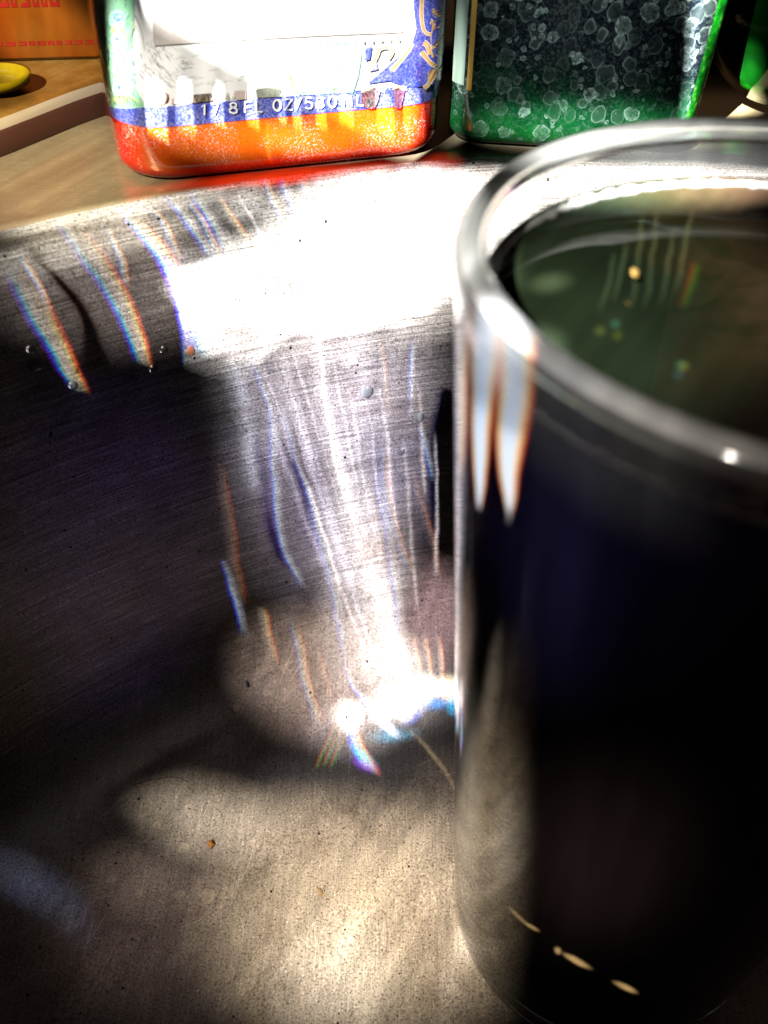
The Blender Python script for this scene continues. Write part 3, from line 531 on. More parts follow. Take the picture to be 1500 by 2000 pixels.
    rr = nd(N, K, 'ShaderNodeMapRange', {'Value': b, 'To Min': .28 if kind == 'bowl' else .12, 'To Max': .5 if kind == 'bowl' else .34}).outputs[0]
    K.new(rr, p.inputs['Roughness'])
    bp = nd(N, K, 'ShaderNodeBump', {'Strength': .35 if kind == 'bowl' else .15, 'Distance': .0002, 'Height': b})
    K.new(bp.outputs[0], p.inputs['Normal'])
    return m

STEEL = steel('brushed_steel', 'bowl')
DECK = steel('steel_deck', 'deck')

# ---------------------------------------------------------------- the sink (setting)
CX, CY = .026, -.122
def build_bowl():
    prof = [p for p in PROFILE if p[0] < .235]
    # refine the profile
    P = []
    for a, b in zip(prof, prof[1:]):
        k = max(1, int(math.dist(a, b) / .004))
        P += [(a[0] + (b[0]-a[0])*i/k, a[1] + (b[1]-a[1])*i/k) for i in range(k)]
    P.append((.2348, .12505)); P[0] = (.001, P[0][1])
    n = 360; V = []; UV = []
    s = 0
    for j, (r, z) in enumerate(P):
        if j: s += math.dist(P[j-1], P[j])
        for k in range(n + 1):
            a = 2*math.pi*k/n - math.pi/2
            V.append((CX + r*math.cos(a), CY + r*math.sin(a), z)); UV.append((a*.23, s))
    F = [(j*(n+1)+k, j*(n+1)+k+1, (j+1)*(n+1)+k+1, (j+1)*(n+1)+k) for j in range(len(P)-1) for k in range(n)]
    me = bpy.data.meshes.new('sink_bowl'); me.from_pydata(V, [], F); me.update()
    uvl = me.uv_layers.new(name='UVMap')
    for lp_ in me.loops: uvl.data[lp_.index].uv = UV[lp_.vertex_index]
    for p in me.polygons: p.use_smooth = True
    me.materials.append(STEEL)
    o = bpy.data.objects.new('sink_bowl', me); col.objects.link(o); o['kind'] = 'structure'
    return o
build_bowl()
def build_deck():
    n = 180; V = []; F = []
    for k in range(n):
        a = 2*math.pi*k/n; c, s = math.cos(a), math.sin(a)
        V.append((CX + .2348*c, CY + .2348*s, .12505))
        q = .62 / max(abs(c), abs(s))
        V.append((CX + q*c, CY + q*s, .12505))
    for k in range(n):
        k2 = (k+1) % n; F.append((2*k, 2*k+1, 2*k2+1, 2*k2))
    o = mesh_obj('sink_deck', V, F, DECK, smooth=False); o['kind'] = 'structure'
    return o
build_deck()

# raised worktop edge behind the sink
WORK, N, K, p = mat('worktop')
tc = N.new('ShaderNodeTexCoord')
n1 = nd(N, K, 'ShaderNodeTexNoise', {'Vector': tc.outputs['Object'], 'Scale': 60.0, 'Detail': 6.0, 'Roughness': .7}).outputs['Fac']
K.new(ramp(N, K, n1, [(.3, (.16, .075, .012)), (.5, (.30, .15, .03)), (.7, (.42, .25, .07))]), p.inputs['Base Color']); p.inputs['Roughness'].default_value = .3
EDGE = simple('worktop_edge', (.12, .05, .035), .45)
def build_ledge():
    line = [(-.22, -.08), (-.17, .025), (-.1257, .0992), (-.1128, .1205), (-.098, .137), (-.070, .153), (-.035, .162), (.0, .166), (.08, .170), (.35, .175)]
    L = [line[0]]
    for i in range(len(line)-1):
        p0 = line[max(i-1,0)]; p1 = line[i]; p2 = line[i+1]; p3 = line[min(i+2,len(line)-1)]
        for j in range(1, 7):
            t = j/6
            L.append(tuple(.5*((2*p1[a])+(-p0[a]+p2[a])*t+(2*p0[a]-5*p1[a]+4*p2[a]-p3[a])*t*t+(-p0[a]+3*p1[a]-3*p2[a]+p3[a])*t**3) for a in (0,1)))
    prof = [(0, .1252), (.0, .1292), (.0006, .1299)]
    V = []; F = []
    for i, (x, y) in enumerate(L):
        a = L[max(i-1,0)]; b = L[min(i+1,len(L)-1)]
        dx, dy = b[0]-a[0], b[1]-a[1]; l = math.hypot(dx, dy); nx, ny = -dy/l, dx/l
        for o, z in prof: V.append((x+nx*o, y+ny*o, z))
    n = len(prof)
    for i in range(len(L)-1):
        for k in range(n-1): F.append((i*n+k, (i+1)*n+k, (i+1)*n+k+1, i*n+k+1))
    o = mesh_obj('worktop_edge', V, F, EDGE); o['kind'] = 'structure'
    V = []; F = []
    prof = [(.0006, .1299), (.0010, .1305), (.0018, .1310), (.0026, .1312)]
    for i, (x, y) in enumerate(L):
        a = L[max(i-1,0)]; b = L[min(i+1,len(L)-1)]
        dx, dy = b[0]-a[0], b[1]-a[1]; l = math.hypot(dx, dy); nx, ny = -dy/l, dx/l
        for o_, z in prof: V.append((x+nx*o_, y+ny*o_, z))
    n = len(prof)
    for i in range(len(L)-1):
        for k in range(n-1): F.append((i*n+k, (i+1)*n+k, (i+1)*n+k+1, i*n+k+1))
    o = mesh_obj('worktop_edge_highlight', V, F, simple('painted_edge_highlight', (.55, .46, .34), .35)); o['kind'] = 'structure'  # highlight along the rounded edge, painted as a pale strip
    V = []; F = []
    for i, (x, y) in enumerate(L):
        a = L[max(i-1,0)]; b = L[min(i+1,len(L)-1)]
        dx, dy = b[0]-a[0], b[1]-a[1]; l = math.hypot(dx, dy); nx, ny = -dy/l, dx/l
        V.append((x+nx*.0026, y+ny*.0026, .1312)); V.append((x*1.2 - .25*(1-i/len(L)), y+.8, .1312))
    for i in range(len(L)-1): F.append((2*i, 2*i+2, 2*i+3, 2*i+1))
    o = mesh_obj('worktop', V, F, WORK, smooth=False); o['kind'] = 'structure'
build_ledge()

# ---------------------------------------------------------------- drinking glass
GLASS, N, K, p = mat('clear_glass')
p.inputs['Base Color'].default_value = (.97, .98, .965, 1); p.inputs['Transmission Weight'].default_value = .98
p.inputs['Roughness'].default_value = 0.0; p.inputs['IOR'].default_value = 1.42
gt = empty('drinking_glass', (.0054, .0026, -.0012))
gt.rotation_mode = 'QUATERNION'; gt.rotation_quaternion = Vector((0, 0, 1)).rotation_difference(Vector((-.0207, .0054, 1)))
tag(gt, 'clear tumbler filled with dark drink standing in the steel sink', 'glass')
GR, GH, GB = .0408, .159, .0312
def ro(z): return GB + (GR - GB) * (z / GH)
WT = .0026
prof = [(0, .0022), (.018, .0018), (.0265, .0004), (.0286, 0), (.0302, .0005), (.0310, .0014), (ro(.003), .003)]
prof += [(ro(z), z) for z in (.008, .02, .04, .06, .08, .10, .12, .14, .150, .155)]
prof += [(GR + .0001, .1572), (GR - .0001, .1582), (GR - .0007, .1588), (GR - .0013, .1590), (GR - .0020, .1587), (GR - .0025, .1578), (GR - .0028, .1560)]
prof += [(ro(z) - WT - .0002, z) for z in (.150, .14, .12, .10, .08, .06, .04, .02)]
prof += [(ro(.014) - WT - .001, .0140), (ro(.012) - WT - .004, .0118), (.016, .0108), (0, .0106)]
lathe('glass_body', prof, GLASS, gt, 160)
FROST, N, K, p = mat('worn_glass_rim')
p.inputs['Base Color'].default_value = (.86, .86, .82, 1); p.inputs['Transmission Weight'].default_value = .88
p.inputs['Roughness'].default_value = .08; p.inputs['IOR'].default_value = 1.3
lathe('glass_rim', [(GR - .0019 +  .00185*math.cos(R(a)), .1577 + .0015*math.sin(R(a))) for a in range(0, 361, 20)], FROST, gt, 160)
LIQ, N, K, p = mat('dark_drink')
p.inputs['Base Color'].default_value = (.0035, .0025, .012, 1); p.inputs['Roughness'].default_value = .015; p.inputs['IOR'].default_value = 1.36
tc = N.new('ShaderNodeTexCoord')
nz = nd(N, K, 'ShaderNodeTexNoise', {'Vector': tc.outputs['Object'], 'Scale': 22.0, 'Detail': 2.0}).outputs['Fac']
K.new(ramp(N, K, nz, [(.38, (.0035, .003, .014)), (.5, (.004, .002, .007)), (.62, (.014, .007, .007))]), p.inputs['Base Color'])
LZ = .1505
prof = [(0, .0107), (.016, .0109), (ro(.0119) - WT - .0038, .0119), (ro(.0141) - WT - .0008, .0141)]
prof += [(ro(z) - WT, z) for z in (.02, .04, .06, .08, .10, .12, .135)]
rl = ro(LZ) - WT
prof += [(rl, LZ - .0012), (0, LZ - .0012)]
lathe('drink', prof, LIQ, gt, 160)
m, N, K, p = mat('drink_murk_reflection')
tc = N.new('ShaderNodeTexCoord')
sx = N.new('ShaderNodeSeparateXYZ'); K.new(tc.outputs['Object'], sx.inputs[0])
nz = nd(N, K, 'ShaderNodeTexNoise', {'Vector': tc.outputs['Object'], 'Scale': 55.0, 'Detail': 6.0, 'Roughness': .7}).outputs['Fac']
f = nd(N, K, 'ShaderNodeMath', {0: sx.outputs['X'], 1: 26.0, 2: nz}, operation='MULTIPLY_ADD').outputs[0]
K.new(ramp(N, K, f, [(.05, (.012, .018, .009)), (.3, (.024, .021, .009)), (.5, (.050, .032, .017)), (.9, (.050, .026, .017))]), p.inputs['Base Color'])  # murk tint; green to brown across imitates the reflected bottle and room
p.inputs['Roughness'].default_value = .02; p.inputs['IOR'].default_value = 1.36
lathe('drink_surface', [(0, LZ - .0011), (rl - .0001, LZ - .0011), (rl, LZ + .0010), (rl - .0006, LZ + .0003), (rl - .0016, LZ), (rl * .7, LZ - .0001), (rl * .35, LZ - .0001), (0, LZ - .0001)], m, gt, 160)

def jagged_glare_ring():
    V = []; F = []; n = 260; k_ = 8; random.seed(6)
    for i in range(n):
        a = 2*math.pi*i/n; jr = .00075*(.6 + .7*random.random()); c_ = rl - .0006 - .0003*random.random()
        for k in range(k_):
            t_ = 2*math.pi*k/k_; V.append(((c_ + jr*math.cos(t_))*math.cos(a), (c_ + jr*math.cos(t_))*math.sin(a), LZ + .0002 + jr*.7*math.sin(t_)))
    for i in range(n):
        for k in range(k_): F.append((i*k_+k, i*k_+(k+1) % k_, ((i+1) % n)*k_+(k+1) % k_, ((i+1) % n)*k_+k))
    mesh_obj('jagged_glare_ring', V, F, simple('pale_glare', (.7, .7, .64), .3, **{'Transmission Weight': .55, 'IOR': 1.2}), gt)  # added ring imitating the bright steel seen jagged through the glass
jagged_glare_ring()

# ---------------------------------------------------------------- soap bottle with peacock label
OBW, OBD, OBR, OBC, OBA = .068, .040, .010, -.0026, R(20)
t = Vector((math.cos(OBA), math.sin(OBA), 0)); b = Vector((-math.sin(OBA), math.cos(OBA), 0))
org = Vector((-.064, .0965, .1253)) + t*OBC + b*(OBD/2)
ob = empty('soap_bottle', org, OBA)
tag(ob, 'orange liquid soap bottle with peacock feather label on the steel deck', 'bottle')
m, N, K, p = mat('orange_soap')
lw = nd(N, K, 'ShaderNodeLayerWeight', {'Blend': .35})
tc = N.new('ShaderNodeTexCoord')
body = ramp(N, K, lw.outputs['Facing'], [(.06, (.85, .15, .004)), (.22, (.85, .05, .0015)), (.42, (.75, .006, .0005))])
nz = nd(N, K, 'ShaderNodeTexNoise', {'Vector': tc.outputs['Object'], 'Scale': 2200.0, 'Detail': 4.0, 'Roughness': .7}).outputs['Fac']
nz2 = nd(N, K, 'ShaderNodeTexNoise', {'Vector': tc.outputs['Object'], 'Scale': 160.0, 'Detail': 4.0}).outputs['Fac']
ml = nd(N, K, 'ShaderNodeMath', {0: ramp(N, K, nz, [(.52, 0.0), (.66, 1.0)]), 1: ramp(N, K, nz2, [(.42, .05), (.62, .8)])}, operation='MULTIPLY').outputs[0]
mx = nd(N, K, 'ShaderNodeMix', {0: ml, 6: body, 7: (.85, .8, .74, 1)}, data_type='RGBA')
K.new(mx.outputs[2], p.inputs['Base Color'])
p.inputs['Roughness'].default_value = .12; p.inputs['Coat Weight'].default_value = .6; p.inputs['Coat Roughness'].default_value = .03
p.inputs['Subsurface Weight'].default_value = .5; p.inputs['Subsurface Radius'].default_value = (1, .25, .05); p.inputs['Subsurface Scale'].default_value = .01
SOAP = m
sec = []
for k in range(7):
    a = R(90*k/6); ins = .0026*(1-math.sin(a)); sec.append((.0034*(1-math.cos(a)), OBW-2*ins, OBD-2*ins, OBR-.3*ins))
sec += [(z, OBW, OBD, OBR) for z in (.02, .06, .10, .125)]
sec += [(.134, .062, .036, .012), (.141, .046, .030, .014), (.145, .028, .026, .0128), (.152, .025, .025, .0124)]
loft('bottle_body', sec, SOAP, ob)
def lab_surf(p_, z, off):
    a = OBW/2 - OBR; s = -1 if p_ < 0 else 1; q = abs(p_)
    if q <= a: x, y, nx, ny = q, -OBD/2, 0, -1
    elif q <= a + OBR*math.pi/2:
        tt = (q-a)/OBR; x, y = a+OBR*math.sin(tt), -OBD/2+OBR-OBR*math.cos(tt); nx, ny = math.sin(tt), -math.cos(tt)
    else: x, y, nx, ny = OBW/2, -OBD/2+OBR+(q-a-OBR*math.pi/2), 1, 0
    return (s*(x+off*nx), y+off*ny, z)
def wrap(name, p0, p1, z0, z1, off, m, parent, n=90):
    V = []; F = []
    for k in range(n+1):
        q = p0+(p1-p0)*k/n; V += [lab_surf(q, z0, off), lab_surf(q, z1, off)]
    for k in range(n): F.append((2*k, 2*k+2, 2*k+3, 2*k+1))
    return mesh_obj(name, V, F, m, parent)
def printed(name, c, coat=.5):
    m, N, K, p = mat(name)
    tc = N.new('ShaderNodeTexCoord')
    d1 = nd(N, K, 'ShaderNodeTexNoise', {'Vector': tc.outputs['Object'], 'Scale': 2600.0, 'Detail': 4.0, 'Roughness': .75}).outputs['Fac']
    d2 = nd(N, K, 'ShaderNodeTexNoise', {'Vector': tc.outputs['Object'], 'Scale': 240.0, 'Detail': 3.0}).outputs['Fac']
    sheen_specks = nd(N, K, 'ShaderNodeMath', {0: ramp(N, K, d1, [(.45, .04), (.62, .42)]), 1: ramp(N, K, d2, [(.3, .35), (.65, 1.0)])}, operation='MULTIPLY').outputs[0]  # limescale specks, also a pale mix imitating the label's gloss reflection
    mx = nd(N, K, 'ShaderNodeMix', {0: sheen_specks, 7: (.74, .73, .71, 1)}, data_type='RGBA')
    if c is None:
        at = N.new('ShaderNodeVertexColor'); at.layer_name = 'Col'; K.new(at.outputs[0], mx.inputs[6])
    else: mx.inputs[6].default_value = (*c, 1)
    K.new(mx.outputs[2], p.inputs['Base Color'])
    p.inputs['Roughness'].default_value = .35; p.inputs['Coat Weight'].default_value = coat; p.inputs['Coat Roughness'].default_value = .05
    return m
PAPER = printed('label_paper', (.80, .80, .77)); NAVY = printed('label_navy', (.012, .03, .36)); INK = printed('label_ink', None)
wrap('label', -.042, .042, .0110, .118, .00012, PAPER, ob)
wrap('label_band', -.042, .042, .0110, .0148, .00018, NAVY, ob)
ART_ROWS = [
    [(-3.82, 3.64), (-3.6, 3.68), (-3.46, 3.71), (-3.35, 3.73), (-3.25, 3.74), (-3.16, 3.75), (-3.08, 3.77), (-3.0, 3.77), (-2.92, 3.78), (-2.85, 3.78), (-2.78, 3.79), (-2.71, 3.79), (-2.65, 3.79), (-2.58, 3.79), (-2.51, 3.79), (-2.45, 3.79), (-2.38, 3.79), (-2.31, 3.78), (-2.24, 3.78), (-2.17, 3.78), (-2.1, 3.77), (-2.03, 3.77), (-1.96, 3.77), (-1.89, 3.77), (-1.82, 3.76), (-1.75, 3.76), (-1.68, 3.76), (-1.61, 3.75), (-1.54, 3.75), (-1.47, 3.75), (-1.4, 3.75), (-1.33, 3.74), (-1.26, 3.74), (-1.18, 3.74), (-1.11, 3.73), (-1.04, 3.73), (-0.97, 3.73), (-0.9, 3.72), (-0.82, 3.72), (-0.75, 3.72), (-0.68, 3.71), (-0.6, 3.71), (-0.53, 3.71), (-0.46, 3.71), (-0.38, 3.7), (-0.31, 3.7), (-0.23, 3.69), (-0.16, 3.69), (-0.09, 3.69), (-0.01, 3.69), (0.06, 3.68), (0.14, 3.68), (0.21, 3.68), (0.29, 3.67), (0.36, 3.67), (0.44, 3.67), (0.52, 3.66), (0.59, 3.66), (0.67, 3.66), (0.75, 3.65), (0.82, 3.65), (0.9, 3.65), (0.98, 3.64), (1.05, 3.64), (1.13, 3.64), (1.21, 3.63), (1.29, 3.63), (1.37, 3.63), (1.45, 3.62), (1.52, 3.62), (1.6, 3.62), (1.68, 3.61), (1.76, 3.61), (1.84, 3.61), (1.92, 3.6), (2.0, 3.6), (2.08, 3.6), (2.16, 3.59), (2.24, 3.59), (2.32, 3.59), (2.4, 3.58), (2.48, 3.58), (2.57, 3.57), (2.65, 3.56), (2.75, 3.55), (2.85, 3.54), (2.97, 3.52), (3.12, 3.5), (3.33, 3.46), (3.62, 3.39)],
    [(-4.2, 3.33), (-3.77, 3.33), (-3.57, 3.37), (-3.44, 3.4), (-3.33, 3.42), (-3.23, 3.43), (-3.14, 3.44), (-3.06, 3.45), (-2.98, 3.46), (-2.9, 3.47), (-2.83, 3.47), (-2.76, 3.48), (-2.69, 3.48), (-2.63, 3.48), (-2.56, 3.48), (-2.49, 3.48), (-2.42, 3.48), (-2.35, 3.47), (-2.29, 3.47), (-2.21, 3.46), (-2.14, 3.46), (-2.07, 3.46), (-2.0, 3.45), (-1.93, 3.45), (-1.86, 3.45), (-1.79, 3.44), (-1.72, 3.44), (-1.65, 3.44), (-1.57, 3.43), (-1.5, 3.43), (-1.43, 3.43), (-1.36, 3.42), (-1.29, 3.42), (-1.21, 3.42), (-1.14, 3.41), (-1.07, 3.41), (-0.99, 3.41), (-0.92, 3.4), (-0.85, 3.4), (-0.77, 3.4), (-0.7, 3.39), (-0.63, 3.39), (-0.55, 3.38), (-0.48, 3.38), (-0.4, 3.38), (-0.33, 3.37), (-0.25, 3.37), (-0.18, 3.37), (-0.1, 3.36), (-0.03, 3.36), (0.05, 3.36), (0.13, 3.35), (0.2, 3.35), (0.28, 3.35), (0.36, 3.34), (0.43, 3.34), (0.51, 3.33), (0.59, 3.33), (0.67, 3.33), (0.74, 3.32), (0.82, 3.32), (0.9, 3.31), (0.98, 3.31), (1.05, 3.31), (1.13, 3.3), (1.21, 3.3), (1.29, 3.3), (1.37, 3.29), (1.45, 3.29), (1.53, 3.28), (1.61, 3.28), (1.69, 3.28), (1.77, 3.27), (1.85, 3.27), (1.93, 3.27), (2.01, 3.26), (2.09, 3.26), (2.18, 3.25), (2.26, 3.25), (2.34, 3.25), (2.42, 3.24), (2.5, 3.24), (2.59, 3.23), (2.68, 3.22), (2.78, 3.21), (2.8, 3.21), (2.82, 3.21), (3.18, 3.14), (3.67, 3.14), (3.69, 3.14)],
    [(-4.2, 3.0), (-4.2, 3.0), (-3.73, 3.0), (-3.55, 3.05), (-3.42, 3.07), (-3.31, 3.09), (-3.21, 3.11), (-3.12, 3.12), (-3.04, 3.13), (-2.96, 3.14), (-2.88, 3.15), (-2.81, 3.15), (-2.74, 3.15), (-2.67, 3.16), (-2.6, 3.16), (-2.54, 3.16), (-2.47, 3.15), (-2.4, 3.15), (-2.33, 3.15), (-2.26, 3.14), (-2.19, 3.14), (-2.11, 3.14), (-2.04, 3.13), (-1.97, 3.13), (-1.9, 3.12), (-1.83, 3.12), (-1.75, 3.12), (-1.68, 3.11), (-1.61, 3.11), (-1.54, 3.1), (-1.46, 3.1), (-1.39, 3.1), (-1.32, 3.09), (-1.24, 3.09), (-1.17, 3.08), (-1.1, 3.08), (-1.02, 3.08), (-0.95, 3.07), (-0.87, 3.07), (-0.8, 3.06), (-0.72, 3.06), (-0.65, 3.06), (-0.57, 3.05), (-0.5, 3.05), (-0.42, 3.04), (-0.35, 3.04), (-0.27, 3.04), (-0.19, 3.03), (-0.12, 3.03), (-0.04, 3.02), (0.04, 3.02), (0.11, 3.02), (0.19, 3.01), (0.27, 3.01), (0.35, 3.0), (0.42, 3.0), (0.5, 3.0), (0.58, 2.99), (0.66, 2.99), (0.74, 2.98), (0.82, 2.98), (0.9, 2.97), (0.97, 2.97), (1.05, 2.96), (1.14, 2.96), (1.22, 2.96), (1.29, 2.95), (1.38, 2.95), (1.46, 2.94), (1.54, 2.94), (1.62, 2.94), (1.7, 2.93), (1.78, 2.93), (1.86, 2.92), (1.94, 2.92), (2.03, 2.91), (2.11, 2.91), (2.19, 2.9), (2.27, 2.9), (2.36, 2.9), (2.44, 2.89), (2.52, 2.88), (2.61, 2.88), (2.71, 2.86), (2.81, 2.85), (2.83, 2.85), (2.85, 2.85), (2.87, 2.85), (3.65, 2.85), (3.67, 2.85)],
    [(-4.2, 2.67), (-4.2, 2.67), (-4.2, 2.67), (-3.69, 2.67), (-3.52, 2.72), (-3.39, 2.74), (-3.29, 2.76), (-3.19, 2.78), (-3.1, 2.79), (-3.02, 2.8), (-2.94, 2.81), (-2.87, 2.82), (-2.79, 2.82), (-2.72, 2.83), (-2.65, 2.83), (-2.58, 2.83), (-2.51, 2.83), (-2.44, 2.82), (-2.37, 2.82), (-2.3, 2.81), (-2.23, 2.81), (-2.16, 2.81), (-2.08, 2.8), (-2.01, 2.8), (-1.94, 2.79), (-1.86, 2.79), (-1.79, 2.78), (-1.72, 2.78), (-1.65, 2.77), (-1.57, 2.77), (-1.5, 2.77), (-1.42, 2.76), (-1.35, 2.76), (-1.27, 2.75), (-1.2, 2.75), (-1.12, 2.74), (-1.05, 2.74), (-0.97, 2.73), (-0.9, 2.73), (-0.82, 2.73), (-0.75, 2.72), (-0.67, 2.72), (-0.59, 2.71), (-0.52, 2.71), (-0.44, 2.7), (-0.36, 2.7), (-0.29, 2.69), (-0.21, 2.69), (-0.13, 2.68), (-0.06, 2.68), (0.02, 2.67), (0.1, 2.67), (0.18, 2.67), (0.26, 2.66), (0.34, 2.66), (0.42, 2.65), (0.49, 2.65), (0.57, 2.64), (0.65, 2.64), (0.73, 2.63), (0.81, 2.63), (0.89, 2.62), (0.97, 2.62), (1.05, 2.61), (1.14, 2.61), (1.22, 2.6), (1.3, 2.6), (1.38, 2.59), (1.46, 2.59), (1.54, 2.58), (1.63, 2.58), (1.71, 2.57), (1.79, 2.57), (1.87, 2.56), (1.96, 2.56), (2.04, 2.56), (2.12, 2.55), (2.21, 2.54), (2.29, 2.54), (2.38, 2.54), (2.46, 2.53), (2.54, 2.52), (2.64, 2.51), (2.73, 2.5), (2.84, 2.48), (2.86, 2.48), (2.88, 2.48), (3.83, 2.48), (3.85, 2.48), (3.87, 2.48)],
    [(-4.2, 2.33), (-4.2, 2.33), (-4.2, 2.33), (-4.15, 2.33), (-3.66, 2.33), (-3.5, 2.38), (-3.37, 2.4), (-3.27, 2.42), (-3.17, 2.44), (-3.08, 2.46), (-3.0, 2.46), (-2.92, 2.47), (-2.84, 2.48), (-2.77, 2.48), (-2.7, 2.49), (-2.63, 2.49), (-2.56, 2.49), (-2.49, 2.48), (-2.42, 2.48), (-2.35, 2.48), (-2.27, 2.47), (-2.2, 2.47), (-2.13, 2.46), (-2.05, 2.46), (-1.98, 2.45), (-1.91, 2.45), (-1.83, 2.44), (-1.76, 2.44), (-1.68, 2.43), (-1.61, 2.43), (-1.53, 2.42), (-1.46, 2.42), (-1.38, 2.41), (-1.31, 2.41), (-1.23, 2.4), (-1.15, 2.4), (-1.08, 2.39), (-1.0, 2.39), (-0.93, 2.38), (-0.85, 2.38), (-0.77, 2.37), (-0.69, 2.37), (-0.62, 2.36), (-0.54, 2.36), (-0.46, 2.35), (-0.38, 2.35), (-0.31, 2.34), (-0.23, 2.34), (-0.15, 2.33), (-0.07, 2.33), (0.01, 2.32), (0.09, 2.31), (0.17, 2.31), (0.25, 2.31), (0.33, 2.3), (0.41, 2.29), (0.49, 2.29), (0.57, 2.28), (0.65, 2.28), (0.73, 2.27), (0.81, 2.27), (0.89, 2.26), (0.97, 2.26), (1.05, 2.25), (1.14, 2.25), (1.22, 2.24), (1.3, 2.24), (1.38, 2.23), (1.47, 2.23), (1.55, 2.22), (1.63, 2.21), (1.72, 2.21), (1.8, 2.2), (1.89, 2.2), (1.97, 2.19), (2.05, 2.19), (2.14, 2.18), (2.22, 2.17), (2.31, 2.17), (2.4, 2.16), (2.48, 2.16), (2.57, 2.15), (2.66, 2.14), (2.76, 2.12), (2.88, 2.1), (2.9, 2.1), (2.92, 2.1), (3.5, 2.1), (3.58, 2.1), (3.6, 2.1)],
    [(-4.2, 1.99), (-4.2, 1.99), (-4.2, 1.99), (-4.2, 1.99), (-3.93, 1.99), (-3.63, 1.99), (-3.47, 2.03), (-3.35, 2.06), (-3.24, 2.08), (-3.15, 2.09), (-3.06, 2.11), (-2.98, 2.12), (-2.9, 2.12), (-2.82, 2.13), (-2.75, 2.13), (-2.68, 2.14), (-2.6, 2.14), (-2.53, 2.13), (-2.46, 2.13), (-2.39, 2.13), (-2.32, 2.12), (-2.24, 2.12), (-2.17, 2.11), (-2.1, 2.11), (-2.02, 2.1), (-1.95, 2.1), (-1.87, 2.09), (-1.79, 2.08), (-1.72, 2.08), (-1.64, 2.07), (-1.57, 2.07), (-1.49, 2.06), (-1.42, 2.06), (-1.34, 2.05), (-1.26, 2.05), (-1.19, 2.04), (-1.11, 2.04), (-1.03, 2.03), (-0.95, 2.02), (-0.88, 2.02), (-0.8, 2.01), (-0.72, 2.01), (-0.64, 2.0), (-0.56, 2.0), (-0.48, 1.99), (-0.41, 1.99), (-0.33, 1.98), (-0.25, 1.97), (-0.17, 1.97), (-0.09, 1.96), (-0.01, 1.96), (0.07, 1.95), (0.15, 1.95), (0.23, 1.94), (0.32, 1.93), (0.4, 1.93), (0.48, 1.92), (0.56, 1.92), (0.64, 1.91), (0.72, 1.9), (0.81, 1.9), (0.89, 1.89), (0.97, 1.89), (1.05, 1.88), (1.14, 1.87), (1.22, 1.87), (1.3, 1.86), (1.39, 1.86), (1.47, 1.85), (1.56, 1.84), (1.64, 1.84), (1.73, 1.83), (1.81, 1.82), (1.9, 1.82), (1.98, 1.81), (2.07, 1.81), (2.15, 1.8), (2.24, 1.79), (2.33, 1.79), (2.41, 1.78), (2.5, 1.77), (2.59, 1.76), (2.69, 1.75), (2.79, 1.73), (2.81, 1.73), (3.05, 1.67), (3.24, 1.62), (3.62, 1.62), (3.64, 1.62), (3.66, 1.56)],
    [(-4.2, 1.55), (-4.2, 1.55), (-4.2, 1.55), (-4.2, 1.55), (-4.2, 1.55), (-3.85, 1.55), (-3.6, 1.63), (-3.45, 1.67), (-3.33, 1.7), (-3.22, 1.72), (-3.13, 1.74), (-3.04, 1.75), (-2.96, 1.76), (-2.88, 1.77), (-2.8, 1.77), (-2.73, 1.78), (-2.65, 1.78), (-2.58, 1.78), (-2.51, 1.77), (-2.44, 1.77), (-2.36, 1.76), (-2.29, 1.76), (-2.21, 1.75), (-2.14, 1.75), (-2.06, 1.74), (-1.99, 1.74), (-1.91, 1.73), (-1.83, 1.72), (-1.76, 1.72), (-1.68, 1.71), (-1.6, 1.71), (-1.53, 1.7), (-1.45, 1.69), (-1.37, 1.69), (-1.29, 1.68), (-1.22, 1.68), (-1.14, 1.67), (-1.06, 1.66), (-0.98, 1.66), (-0.9, 1.65), (-0.82, 1.64), (-0.74, 1.64), (-0.67, 1.63), (-0.58, 1.62), (-0.51, 1.62), (-0.42, 1.61), (-0.34, 1.61), (-0.26, 1.6), (-0.18, 1.59), (-0.1, 1.59), (-0.02, 1.58), (0.06, 1.57), (0.14, 1.57), (0.22, 1.56), (0.31, 1.56), (0.39, 1.55), (0.47, 1.54), (0.55, 1.54), (0.64, 1.53), (0.72, 1.52), (0.8, 1.52), (0.89, 1.51), (0.97, 1.5), (1.05, 1.5), (1.14, 1.49), (1.22, 1.48), (1.31, 1.48), (1.39, 1.47), (1.48, 1.46), (1.56, 1.46), (1.65, 1.45), (1.74, 1.44), (1.82, 1.44), (1.91, 1.43), (2.0, 1.42), (2.08, 1.42), (2.17, 1.41), (2.26, 1.4), (2.35, 1.4), (2.43, 1.39), (2.52, 1.38), (2.62, 1.37), (2.72, 1.35), (2.83, 1.33), (2.95, 1.3), (3.11, 1.26), (3.83, 1.26), (3.85, 1.26), (3.87, 1.26), (3.89, 1.26)],
